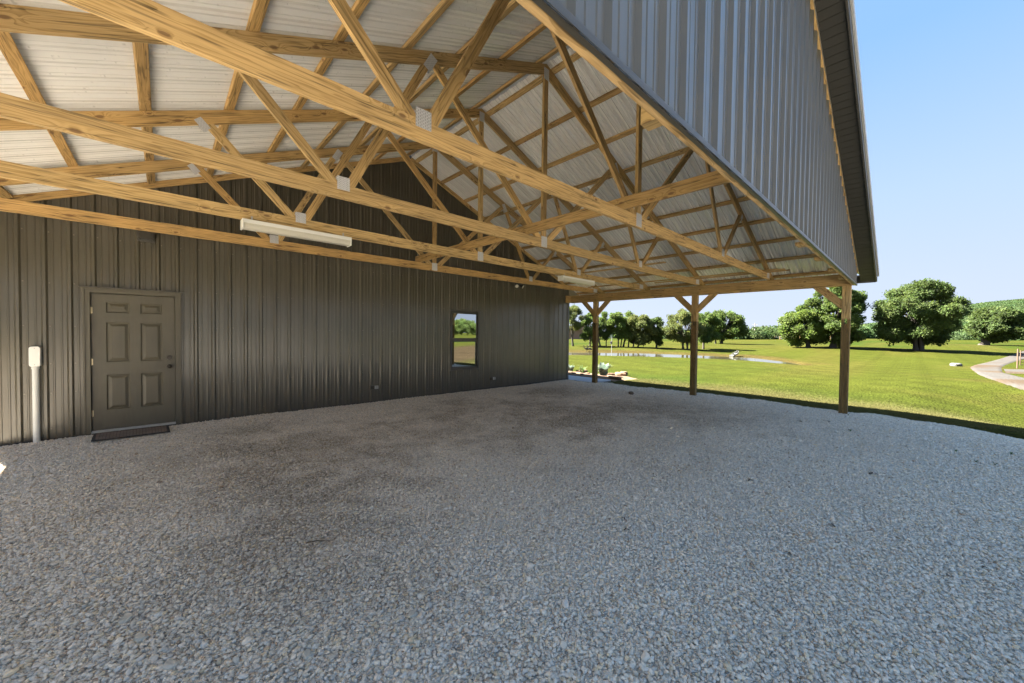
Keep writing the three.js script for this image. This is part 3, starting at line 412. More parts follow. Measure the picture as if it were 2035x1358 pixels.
const purlinX = [0.15, 0.86, 1.56, 2.27, 2.99, 3.69, 4.385, 5.06, 5.74, 6.42];
for (const s of [-1, 1]) for (const x of purlinX) { const g = lumber(0.089, 0.038, 7.22, 'z'); g.rotateZ(-s * ANG); mesh('purlin', g.translate(s * x, YT + 0.0205 / COS - x * SL, 3.68), pick(M.wood), carport); }
const YS = YT + 0.042 / COS;                                          // underside of the roof sheets at the ridge
ribs = roofShape;
for (const s of [-1, 1]) for (let i = 0; i < 9; i++) {
  const z0 = 0.03 + i * 0.9144 - 0.2, z1 = Math.min(z0 + 0.9144 + 0.045, 7.66), a = Math.max(z0, 0.0), off = (i % 2) * 0.0009; if (z1 <= a) continue;
  mesh('roof_sheet', sheet(a, z1, () => 0.035, () => s < 0 ? 6.705 : 6.66, (u, v, h) => [s * (v + h * SL * COS), YS + off - v * SL + h * COS, u], [], 1), M.liner, carport);  // unseen left overhang is lengthened to narrow the sunlit strip on the gravel
}
ribs = ribShape;
mesh('ridge_cap', merged([-1, 1].map((s) => { const g = new THREE.BoxGeometry(0.17, 0.002, 7.62); g.rotateZ(-s * ANG); g.translate(s * 0.078, YS + 0.044 - 0.078 * SL, 3.83); return g; })), M.ridge, carport);

// front gable
const GZ = 7.35, SY = 5.47;                                           // siding plane; underside of the rake soffit at the ridge
mesh('gable_beam', lumber(12.24, 0.14, 0.044, 'x').translate(0, HB + 0.07, 7.324), M.wood[2], carport);
for (const s of [-1, 1]) { const a = stick([s * 0.002, SY - 0.09], [s * 6.0, SY - 0.09 - 6.0 * SL], 0.14); mesh('gable_rafter', prism(a.poly, 7.302, 7.346, a.ux, a.uy), M.wood[1], carport); }
mesh('gable_trim', merged([box(12.3, 0.006, 0.022, 0, HB - 0.003, 7.3585), box(12.3, 0.032, 0.004, 0, HB + 0.011, GZ + 0.0275)]), M.trim, carport);
{ const edges = [-6.15]; for (let k = -26; k <= 26; k += 4) { const u = k * PER + PER / 2 + 0.05; if (Math.abs(u) < 6.05) edges.push(u); } edges.push(6.15);
  for (let i = 0; i < edges.length - 1; i++) mesh('gable_panel', sheet(edges[i], edges[i + 1], () => HB + 0.002, (u) => Math.max(SY - 0.03 - SL * Math.abs(u), HB + 0.01), (u, v, h) => [u, v, GZ + h + (i % 2) * 0.0009]), M.gable, carport); }
for (const s of [-1, 1]) {
  const a = stick([s * 0.01, SY - 0.022], [s * 6.2, SY - 0.022 - 6.2 * SL], 0.018); mesh('rake_molding', prism(a.poly, 7.345, 7.378, a.ux, a.uy), M.wood[4], carport);
  const bw = 0.117, n = Math.floor(6.62 / COS / bw);
  for (let i = 0; i < n; i++) { const L = (i + 0.5) * bw, g = new RoundedBoxGeometry(bw - 0.007, 0.008, 0.232, 1, 0.002); g.rotateZ(-s * ANG); g.translate(s * L * COS, SY - L * COS * SL + (hash(i, s, 4) - 0.5) * 0.002, 7.502); mesh('soffit_board', g, M.soffit, carport); }
  { const g = new THREE.BoxGeometry(6.6 / COS, 0.01, 0.23); g.rotateZ(-s * ANG); g.translate(s * 3.3, SY + 0.011 - 3.3 * SL, 7.502); mesh('soffit_backing', g, M.trimBlack, carport); }
  const f = stick([s * 0.001, SY + 0.075], [s * 6.64, SY + 0.075 - 6.64 * SL], 0.19); mesh('rake_fascia', prism(f.poly, 7.622, 7.644, f.ux, f.uy), M.trim, carport);
  const f2 = stick([s * 0.001, SY + 0.155], [s * 6.66, SY + 0.155 - 6.66 * SL], 0.10); mesh('rake_flashing', prism(f2.poly, 7.646, 7.668, f2.ux, f2.uy), M.grey, carport);
  mesh('eave_fascia', box(0.03, 0.17, 7.6, s * 6.635, YS - 6.66 * SL - 0.10, 3.82), M.trim, carport);
}
// bracing on top of the bottom chords, blocks on the gable
mesh('lateral_brace', lumber(0.038, 0.14, 6.28, 'z').translate(-0.34, HT + 0.212, 4.12), M.wood[4], carport);
mesh('gable_block', lumber(0.10, 0.13, 0.2, 'z').translate(-2.2, HB + 0.205, 7.2), M.wood[0], carport);
for (const x of [1.3, 2.5, 3.72, 4.92]) mesh('gable_block', lumber(0.16, 0.038, 0.09, 'x').translate(x, HB + 0.03, 7.255), M.wood[1], carport);
mesh('gable_block', lumber(0.038, 0.09, 0.16, 'z').translate(-0.34, HT + 0.05, 7.22), M.wood[3], carport);

// loose boards laid across the trusses
const loose = [[5.60, 6.25, 3.95, 0.02, 0], [5.72, 6.1, 1.4, 0.0, 0.028], [5.84, 6.3, 3.2, -0.01, 0], [5.52, 4.5, 1.2, 0.01, 0], [3.12, 4.75, 2.4, 0.004, 0]];
loose.forEach(([x, z1, z0, rot, dy], i) => { const L = z1 - z0; const g = lumber(i === 4 ? 0.089 : 0.07, 0.024, L, 'z'); const m = mesh('loose_board', g, M.wood[i % 4], null); m.position.set(x, HT + 0.1415 + 0.012 + dy, (z0 + z1) / 2); m.rotation.y = rot; tag(m, i === 4 ? 'short loose board lying on two truss chords by the ceiling light' : 'thin loose wooden board laid across the truss chords beside the header', 'board', i === 4 ? undefined : 'thin boards stored on the trusses by the header'); });

// strip lights under the second truss
function stripLight(x0, x1, z, label) {
  const t = tag(group('strip_light'), label, 'light', undefined), w = x1 - x0; t.position.set((x0 + x1) / 2, HT - 0.002, z);
  mesh('housing', box(w - 0.03, 0.03, 0.15, 0, -0.016, 0, 0.003), M.white, t);
  const s = new THREE.Shape([[-0.066, -0.032], [0.066, -0.032], [0.066, -0.075], [0.046, -0.108], [-0.046, -0.108], [-0.066, -0.075]].map((p) => new THREE.Vector2(...p)));
  const g = new THREE.ExtrudeGeometry(s, { depth: w - 0.034, bevelEnabled: false }); g.rotateY(Math.PI / 2); g.translate(-(w - 0.034) / 2, 0, 0); mesh('diffuser', g, M.lens, t);
  for (const e of [-1, 1]) mesh('end_cap', box(0.016, 0.114, 0.156, e * (w / 2 - 0.008), -0.057, 0, 0.004), M.white, t);
  mesh('edge_rail', merged([box(w - 0.034, 0.012, 0.008, 0, -0.037, 0.071), box(w - 0.034, 0.012, 0.008, 0, -0.037, -0.071)]), M.white, t);
  mesh('hanger', merged([box(0.02, 0.05, 0.002, -w / 2 + 0.1, 0.025, 0.03), box(0.02, 0.05, 0.002, w / 2 - 0.1, 0.025, 0.03)]), M.grey, t);
}
stripLight(-3.58, -2.33, 2.745, 'white fluorescent strip light under the truss on the door side');
stripLight(2.28, 3.5, 2.745, 'white fluorescent strip light under the truss on the header side');

// ---------------------------------------------------------------- trees
console.log('trees');
function limb(pts, radii, sides = 7) {               // tapered tube through the points
  const P = [], I = [], up = new THREE.Vector3(0.31, 0.2, 0.93).normalize();
  pts.forEach((p, i) => { const d = (pts[i + 1] || p).clone().sub(pts[i - 1] || p).normalize(), a = d.clone().cross(up).normalize(), b = d.clone().cross(a); for (let k = 0; k < sides; k++) { const t = k / sides * Math.PI * 2, r = radii[i] * (0.88 + 0.24 * hash(i, k, 3)); P.push(p.x + (a.x * Math.cos(t) + b.x * Math.sin(t)) * r, p.y + (a.y * Math.cos(t) + b.y * Math.sin(t)) * r, p.z + (a.z * Math.cos(t) + b.z * Math.sin(t)) * r); if (i) { const q = i * sides + k, n = i * sides + (k + 1) % sides; I.push(q - sides, q, n, q - sides, n, n - sides); } } });
  const g = new THREE.BufferGeometry(); g.setAttribute('position', new THREE.Float32BufferAttribute(P, 3)); g.setIndex(I); g.computeVertexNormals(); return g.toNonIndexed();
}
function leafClump(seed, n, size, dome = false) {      // a spray of folded leaves inside the unit ball
  const r = RNG(seed), P = [];
  for (let i = 0; i < n; i++) {
    const c = new THREE.Vector3(r() * 2 - 1, dome ? r() * 0.9 : r() * 2 - 1, r() * 2 - 1); if (c.length() > 1) c.setLength(0.6 + 0.4 * r());
    const e = new THREE.Euler((r() - 0.5) * 2.2, r() * 6.28, (r() - 0.5) * 2.2), s = size * (0.7 + 0.6 * r()), q = (x, y, z) => new THREE.Vector3(x * s, y * s, z * s).applyEuler(e).add(c);
    const a = q(-1, 0, 0), b = q(0, 0.12, 0.48), d = q(1, -0.05, 0), f = q(0, 0.12, -0.48); for (const t of [a, b, d, a, d, f]) P.push(t.x, t.y, t.z);
  }
  const g = new THREE.BufferGeometry(); g.setAttribute('position', new THREE.Float32BufferAttribute(P, 3)); g.computeVertexNormals(); return g;
}
const clumps = [leafClump(11, 30, 0.24), leafClump(12, 30, 0.26), leafClump(13, 26, 0.28)];
const leafMat = [[0.10, 0.150, 0.030], [0.088, 0.136, 0.031], [0.080, 0.121, 0.032], [0.115, 0.140, 0.042]].map((c) => phys({ color: rgb(...c), roughness: 1, transmission: 0.5, thickness: 0, specularIntensity: 0.25 }));
const bark = std({ color: rgb(0.06, 0.05, 0.039), roughness: 0.95, bumpMap: woodBump, bumpScale: 0.02 });
function tree({ name = 'oak_tree', label, grp, base, h, rx, ry, off = 0, low = 0.2, lobes = 14, leaf = 0, seed = 1, stems = [[0, 0.25]], clump = 0.55, n = 1500, open = 0, extra = [] }) {
  const t = tag(group(name), label, 'tree', grp), r = RNG(seed * 31 + 7), rd = cR.clone().setY(0).normalize(); t.position.copy(base);
  const cy = h - ry, wood = [], centres = [];
  lobes = Math.round(lobes * 1.7);
  for (let i = 0; i < lobes; i++) {
    const a = i * 2.39996 + r() * 1.1, v = clamp(-0.92 + 1.86 * (i + 0.5) / lobes + (r() - 0.5) * 0.35, -0.95, 1), q = Math.sqrt(Math.max(0.05, 1 - v * v * 0.9)), k = 0.28 + 0.74 * Math.pow(r(), 0.6), R = (0.11 + 0.15 * r()) * Math.min(rx, ry * 1.25);
    const c = new THREE.Vector3(Math.cos(a) * rx * q * k, cy + v * ry * 0.86, Math.sin(a) * rx * q * k).addScaledVector(rd, off); if (c.y - R * 0.6 < low * h) c.y = low * h + R * (0.6 + 0.6 * r()); centres.push([c, R]);
  }
  for (const [ex, ey, R] of extra) centres.push([new THREE.Vector3(0, ey, (r() - 0.5) * R).addScaledVector(rd, ex), R]);
  stems.forEach(([o, rad], si) => {
    const lean = (r() - 0.5) * 0.10 * h, top = new THREE.Vector3(0, h * 0.62, 0).addScaledVector(rd, o * 1.4 + off * 0.6 + lean), foot = new THREE.Vector3(0, -0.25, (r() - 0.5) * 0.5 * (stems.length > 1 ? 1 : 0)).addScaledVector(rd, o), pts = [], rr = [];
    for (let i = 0; i <= 6; i++) { const u = i / 6, p = foot.clone().lerp(top, u); p.x += (r() - 0.5) * 0.03 * h * u; p.z += (r() - 0.5) * 0.03 * h * u; pts.push(p); rr.push(rad * (u < 0.1 ? 1.35 : 1 - 0.72 * u)); }
    wood.push(limb(pts, rr, 8));
    centres.forEach(([c, R], i) => { if (i % stems.length !== si) return; const k = 2 + Math.floor(r() * 3), s = pts[k], m = s.clone().lerp(c, 0.5); m.y += 0.05 * h; const w = rad * (0.5 - 0.05 * k); wood.push(limb([s, m, c, c.clone().add(new THREE.Vector3((r() - 0.5) * R, R * 0.6, (r() - 0.5) * R))], [w, w * 0.62, w * 0.3, w * 0.1], 5)); });
  });
  mesh('trunk', mergeGeometries(wood), bark, t);
  const geo = clumps[seed % 3], im = new THREE.InstancedMesh(geo, leafMat[leaf], n = Math.round(n * 0.72)), m4 = new THREE.Matrix4(), q4 = new THREE.Quaternion(), eu = new THREE.Euler(), col = new THREE.Color();
  const W = centres.map(([, R]) => R * R), sum = W.reduce((a, b) => a + b, 0);
  for (let i = 0; i < n; i++) {
    let k = 0, pickW = r() * sum; while (k < W.length - 1 && (pickW -= W[k]) > 0) k++;
    const [c, R] = centres[k], d = new THREE.Vector3(r() * 2 - 1, r() * 2 - 0.75, r() * 2 - 1).normalize(), q = R * (open ? 0.2 + 1.0 * r() : 0.35 + 0.75 * Math.sqrt(r())); const p = c.clone().addScaledVector(d, q); p.y = c.y + (p.y - c.y) * 0.55;
    const s = clump * (0.6 + 0.7 * r()); eu.set(r() * 6, r() * 6, r() * 6); q4.setFromEuler(eu); im.setMatrixAt(i, m4.compose(p, q4, new THREE.Vector3(s, s * 0.75, s)));
    const w = 0.72 + 0.5 * r(), y = r(); im.setColorAt(i, col.setRGB(w * (0.9 + 0.28 * y), w, w * (0.8 + 0.3 * r())));
  }
  im.name = 'crown'; im.castShadow = im.receiveShadow = true; t.add(im); return t;
}
function treePx(o) {                                    // foot, crown edges and top read off the photograph; distance from the land the foot stands on
  const b = groundAt(o.px, o.py), [D] = camXY(b.x, b.z), k = D / FOC, cs = Math.cos(Math.atan((o.px - PCX) / FOC));
  const h = (o.py - o.top) * k, rx = (o.r - o.l) / 2 * k * cs, ry = Math.min((o.bot - o.top) / 2 * k, h * 0.5), off = ((o.l + o.r) / 2 - o.px) * k * cs;
  return tree({ ...o, base: b, h, rx, ry, off, extra: (o.more || []).map(([x, y, w]) => [(x - o.px) * k * cs, (o.py - y) * k, w * k]), low: Math.max(0.08, (o.py - o.bot) / (o.py - o.top)), stems: (o.stems || [[0, 1]]).map(([p, w]) => [p * k * cs, w * k * 1.6]) });
}
const G1 = 'trees along the far bank of the pond', G2 = 'oaks in the far meadow';
treePx({ label: 'tall thin leaning tree beside the corner of the metal building', grp: G1, px: 1139, py: 688, top: 606, bot: 662, l: 1112, r: 1160, seed: 1, leaf: 3, n: 650, clump: 0.42, open: 1, stems: [[0, 1.4]], lobes: 11 });
treePx({ label: 'ragged tree on the pond bank behind the dark geese', grp: G1, px: 1172, py: 688, top: 622, bot: 683, l: 1150, r: 1196, seed: 2, leaf: 1, n: 800, clump: 0.42, open: 1, stems: [[0, 1.2]], lobes: 12 });
treePx({ label: 'slender tree on the pond bank beside the nest box pole', grp: G1, px: 1205, py: 689, top: 622, bot: 676, l: 1184, r: 1214, seed: 3, leaf: 1, n: 650, clump: 0.42, open: 1, stems: [[0, 0.8], [-14, 1.2]], lobes: 10 });
treePx({ label: 'rounded many-stemmed tree of the dense clump on the pond bank', grp: G1, px: 1236, py: 690, top: 620, bot: 680, l: 1210, r: 1264, seed: 4, leaf: 0, n: 1700, clump: 0.48, stems: [[-8, 1], [-2, 0.9], [5, 1.3], [11, 1]], lobes: 15 });
treePx({ label: 'spreading dark-footed tree of the dense clump, next to the slim sapling', grp: G1, px: 1263, py: 691, top: 627, bot: 686, l: 1240, r: 1302, seed: 5, leaf: 3, n: 1700, clump: 0.48, stems: [[-2, 1.1], [6, 1.1]], lobes: 15 });
treePx({ name: 'slim_tree', label: 'slim small sapling standing alone between the two tree clumps', grp: G1, px: 1304.5, py: 692, top: 632, bot: 686, l: 1291, r: 1319, seed: 6, leaf: 2, n: 650, clump: 0.42, open: 1, stems: [[0, 1.3]], lobes: 12 });
treePx({ label: 'open-crowned tree with a bundle of grey stems at the water', grp: G1, px: 1366, py: 695, top: 616, bot: 684, l: 1314, r: 1400, seed: 7, leaf: 3, n: 1500, clump: 0.45, open: 1, stems: [[-6, 1.5], [-1, 1.2], [4, 1.2], [9, 1.2]], lobes: 18 });
treePx({ label: 'upright green tree on the bank behind the middle post', grp: G1, px: 1398, py: 694, top: 622, bot: 686, l: 1378, r: 1428, seed: 8, leaf: 1, n: 1150, clump: 0.48, stems: [[0, 1.4]], lobes: 13 });
treePx({ label: 'domed bright green oak in the meadow beyond the boat', grp: G2, px: 1435, py: 683.5, top: 622, bot: 674, l: 1402, r: 1479, seed: 9, leaf: 1, n: 2100, clump: 0.68, stems: [[0, 2.0], [-14, 1.0]], lobes: 16 });
treePx({ label: 'light green oak on two stems left of the end post', grp: G2, px: 1603, py: 691, top: 611, bot: 681, l: 1550, r: 1646, more: [[1558, 668, 9], [1580, 681, 8], [1570, 650, 10], [1638, 674, 9], [1552, 655, 7]], seed: 10, leaf: 0, n: 2700, clump: 0.62, stems: [[-2, 1.7], [3, 2.0]], lobes: 18 });
treePx({ label: 'tall open oak with a stout trunk behind the end post', grp: G2, px: 1655, py: 691.5, top: 566, bot: 685, l: 1590, r: 1736, more: [[1700, 668, 11], [1690, 640, 12], [1725, 610, 10], [1712, 590, 10], [1680, 684, 7]], seed: 11, leaf: 1, n: 3000, clump: 0.6, open: 1, stems: [[0, 3.6]], lobes: 24 });
treePx({ label: 'huge spreading oak on several trunks in front of the hill', grp: G2, px: 1830, py: 697, top: 561, bot: 686, l: 1716, r: 1908, more: [[1735, 662, 15], [1750, 674, 11], [1765, 645, 17], [1880, 668, 13], [1872, 676, 9], [1850, 648, 15],  [1730, 640, 13], [1925, 600, 11], [1938, 603, 9], [1912, 608, 12], [1900, 618, 14], [1905, 640, 10]], seed: 12, leaf: 2, n: 6000, clump: 0.6, stems: [[-12, 2.6], [-5, 2.0], [3, 2.8], [10, 2.0]], lobes: 34 });
treePx({ label: 'dark flat-bottomed oak with one trunk beside the driveway', grp: G2, px: 1956, py: 686, top: 613, bot: 677, l: 1930, r: 2042, more: [[1940, 662, 10], [1935, 645, 8], [1995, 670, 9], [2020, 664, 10], [1970, 672, 8]], seed: 13, leaf: 2, n: 3600, clump: 0.8, stems: [[0, 4.4]], lobes: 22 });
for (let i = 0; i < 9; i++) { const z = 185 + 40 * hash(i, 3, 8), x = 1.6 + (5.0 + i * 0.2) * z / 8.2, h = 7 + 3.2 * hash(i, 4, 8); tree({ label: 'broad green tree across the yard, mirrored in the window glass', grp: 'trees mirrored in the window', base: new THREE.Vector3(x, -0.1, z), h, rx: h * 0.75, ry: h * 0.46, low: 0.06, lobes: 16, leaf: i % 2, seed: 40 + i, stems: [[0, 0.3]], clump: 1.3, n: 800 }); }

{ // wooded hill beyond the meadow, and the far tree line
  const ridge = [[1560, 668], [1640, 664], [1690, 656], [1760, 647], [1880, 621], [1950, 611], [2035, 603], [2150, 594], [2300, 590]], P = [], I = [], pos = [];
  const hillAt = (px, t) => { const D = lerp(210, 460, t), dir = cF.clone().setY(0).addScaledVector(cR.clone().setY(0), (px - PCX) / FOC); const x = CAM.x + dir.x * D / 0.9995, z = CAM.z + dir.z * D / 0.9995, yt = CAM.y + (horizonAt(px) - curve(ridge, px)) * 460 / FOC + 0.5; return new THREE.Vector3(x, lerp(0.6, Math.max(yt, 1), Math.pow(smooth(0, 1, t), 1.15)) - 0.4 * (1 - t), z); };
  const nx = 60, nt = 14; for (let j = 0; j <= nt; j++) for (let i = 0; i <= nx; i++) { const p = hillAt(lerp(1560, 2300, i / nx), j / nt); P.push(p.x, p.y, p.z); if (i && j) { const n = nx + 1, q = j * n + i; I.push(q, q - 1, q - n, q - n, q - 1, q - n - 1); } }
  const g = new THREE.BufferGeometry(); g.setAttribute('position', new THREE.Float32BufferAttribute(P, 3)); g.setIndex(I); g.computeVertexNormals(); if (g.attributes.normal.getY(400) < 0) { const ix = g.index.array; for (let i = 0; i < ix.length; i += 3) { const t = ix[i]; ix[i] = ix[i + 1]; ix[i + 1] = t; } g.computeVertexNormals(); }
  structure(mesh('hill', g, std({ color: rgb(0.05, 0.085, 0.022), roughness: 1 })));
  const r = RNG(909), dome = leafClump(77, 110, 0.16, true), list = [];
  for (let i = 0; i < 9500; i++) { const px = 1575 + 560 * r(), t = Math.pow(r(), 0.9), p = hillAt(px, t); list.push([p.x, p.y + 0.5, p.z, 2.8 + 2.2 * r(), 2.2 + 2.4 * r()]); }
  for (let i = 0; i < 420; i++) { const px = 1452 + 330 * r(), D = 150 + 40 * r(), dir = cF.clone().setY(0).addScaledVector(cR.clone().setY(0), (px - PCX) / FOC), x = CAM.x + dir.x * D, z = CAM.z + dir.z * D; list.push([x, land(x, z) + 0.3, z, 2.6 + 2 * r(), 2.6 + 3.6 * r() * (0.7 + 0.5 * vnoise(px * 0.05, 3))]); list.push([x, land(x, z) - 0.4, z, 2.8, 2.2]); }
  for (let i = 0; i < 260; i++) { const px = 1100 + 330 * r(), D = 130 + 30 * r(), dir = cF.clone().setY(0).addScaledVector(cR.clone().setY(0), (px - PCX) / FOC), x = CAM.x + dir.x * D, z = CAM.z + dir.z * D; if (px < 1225) continue; list.push([x, land(x, z) - 0.2, z, 2.2 + 1.2 * r(), 1.8 + 2.4 * r()]); }
  for (let i = 0; i < 160; i++) { const px = 1840 + 330 * r(), D = 150 + 25 * r(), dir = cF.clone().setY(0).addScaledVector(cR.clone().setY(0), (px - PCX) / FOC), x = CAM.x + dir.x * D, z = CAM.z + dir.z * D; list.push([x, land(x, z) - 0.3, z, 2.4 + 1.6 * r(), 2.2 + 3.0 * r()]); }
  const im = new THREE.InstancedMesh(dome, phys({ color: rgb(0.056, 0.097, 0.03), roughness: 1, transmission: 0.3, thickness: 0, specularIntensity: 0.3 }), list.length), m4 = new THREE.Matrix4(), q4 = new THREE.Quaternion(), col = new THREE.Color();
  list.forEach(([x, y, z, a, b], i) => { q4.setFromAxisAngle(new THREE.Vector3(0, 1, 0), r() * 6.28); im.setMatrixAt(i, m4.compose(new THREE.Vector3(x, y, z), q4, new THREE.Vector3(a, b, a))); const w = 0.7 + 0.55 * r(); im.setColorAt(i, col.setRGB(w * (0.85 + 0.4 * r()), w, w * (0.8 + 0.4 * r()))); });
  im.name = 'far_woods'; im.castShadow = im.receiveShadow = true; scene.add(im); stuff(im); tag(im, 'hazy green woods on the far hill and along the meadow edge', 'woods');
}

// ---------------------------------------------------------------- driveway, walk, bed, small things
{
  const outer = [[2110, 672.0 + 6], [2060, 691], [2035, 697], [2015, 704], [1990, 712.5], [1970, 718], [1950, 723], [1933, 726.5], [1926, 730.5], [1931, 736], [1942, 744], [1958, 751], [1975, 757], [1995, 764], [2035, 778], [2090, 797]];
  const inner = [[2110, 690], [2060, 708], [2035, 715], [2022, 718.5], [2012, 721.5], [2004, 724.5], [1999, 727], [1995, 730], [1993, 733.5], [1993.5, 737], [1996, 741], [2003, 743.6], [2011, 745.5], [2021, 748], [2035, 751.5], [2090, 765]];
  const res = (L, n) => { const out = []; for (let i = 0; i <= n; i++) { const t = i / n * (L.length - 1), k = Math.min(L.length - 2, Math.floor(t)); out.push([lerp(L[k][0], L[k + 1][0], t - k), lerp(L[k][1], L[k + 1][1], t - k)]); } return out; };
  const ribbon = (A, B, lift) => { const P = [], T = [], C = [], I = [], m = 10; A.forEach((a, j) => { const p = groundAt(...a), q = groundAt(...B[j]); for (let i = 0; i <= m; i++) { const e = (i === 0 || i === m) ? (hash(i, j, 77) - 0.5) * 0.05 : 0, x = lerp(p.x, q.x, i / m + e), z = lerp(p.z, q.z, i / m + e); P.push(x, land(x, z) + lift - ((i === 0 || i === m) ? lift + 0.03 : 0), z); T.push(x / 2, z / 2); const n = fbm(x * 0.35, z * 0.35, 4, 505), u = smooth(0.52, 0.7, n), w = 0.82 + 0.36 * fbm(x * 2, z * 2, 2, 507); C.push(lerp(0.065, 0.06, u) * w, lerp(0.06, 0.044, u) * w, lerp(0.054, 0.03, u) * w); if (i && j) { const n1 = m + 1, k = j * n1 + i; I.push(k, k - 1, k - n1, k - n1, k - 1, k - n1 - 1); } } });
    const g = new THREE.BufferGeometry(); g.setAttribute('position', new THREE.Float32BufferAttribute(P, 3)); g.setAttribute('uv', new THREE.Float32BufferAttribute(T, 2)); g.setAttribute('color', new THREE.Float32BufferAttribute(C, 3)); g.setIndex(I); g.computeVertexNormals(); if (g.attributes.normal.getY(40) < 0) { const ix = g.index.array; for (let i = 0; i < ix.length; i += 3) { const t = ix[i]; ix[i] = ix[i + 1]; ix[i + 1] = t; } g.computeVertexNormals(); } return g; };
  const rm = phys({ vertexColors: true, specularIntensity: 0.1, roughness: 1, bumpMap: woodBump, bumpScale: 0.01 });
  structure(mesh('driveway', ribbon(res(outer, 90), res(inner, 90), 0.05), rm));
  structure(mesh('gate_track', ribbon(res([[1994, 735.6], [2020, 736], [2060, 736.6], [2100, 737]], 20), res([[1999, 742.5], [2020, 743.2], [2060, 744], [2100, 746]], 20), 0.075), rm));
  structure(mesh('concrete_walk', box(1.1, 0.12, 12, 6.62, -0.115, -4.98, 0.01), M.concrete));
  // mulch bed
  const P = [], T = [], I = [], n = 26; for (let j = 0; j <= n; j++) for (let i = 0; i <= n; i++) { const x = 7.05 + 2.0 * i / n, z = -4.5 + 5.9 * j / n, e = Math.min(i, j, n - i, n - j) / n; const xx = x + (fbm(z, x, 2, 3) - 0.5) * 0.5; P.push(xx, land(xx, z) - 0.03 + 0.11 * smooth(0, 0.15, e) + (fbm(x * 5, z * 5, 3, 8) - 0.5) * 0.07 * smooth(0, 0.1, e), z); T.push(x, z); if (i && j) { const n1 = n + 1, k = j * n1 + i; I.push(k, k - n1, k - 1, k - n1, k - n1 - 1, k - 1); } }
  const g = new THREE.BufferGeometry(); g.setAttribute('position', new THREE.Float32BufferAttribute(P, 3)); g.setAttribute('uv', new THREE.Float32BufferAttribute(T, 2)); g.setIndex(I); g.computeVertexNormals(); if (g.attributes.normal.getY(100) < 0) { const ix = g.index.array; for (let i = 0; i < ix.length; i += 3) { const t = ix[i]; ix[i] = ix[i + 1]; ix[i + 1] = t; } g.computeVertexNormals(); }
  structure(mesh('flower_bed_soil', g, std({ map: makeTex(256, 256, (u, v) => { const q = 0.65 + 0.7 * fbm(u * 30, v * 30, 4, 6, 30, 30); return [0.14 * q, 0.082 * q, 0.045 * q]; }), roughness: 1 })));
}
function stone(seed, sx, sy, sz, mat, parent, name) { const g = new THREE.IcosahedronGeometry(0.5, 2), p = g.attributes.position; for (let i = 0; i < p.count; i++) { const x = p.getX(i), y = p.getY(i), z = p.getZ(i), n = 0.72 + 0.62 * vnoise(x * 2.6 + seed * 3.1 + 20, y * 2.6 + z * 2.1 + 20, seed); p.setXYZ(i, x * n * sx, clamp(y * n * 1.3, -0.5, 0.42) * sy, z * n * sz); } g.computeVertexNormals(); return mesh(name, g, mat, parent); }
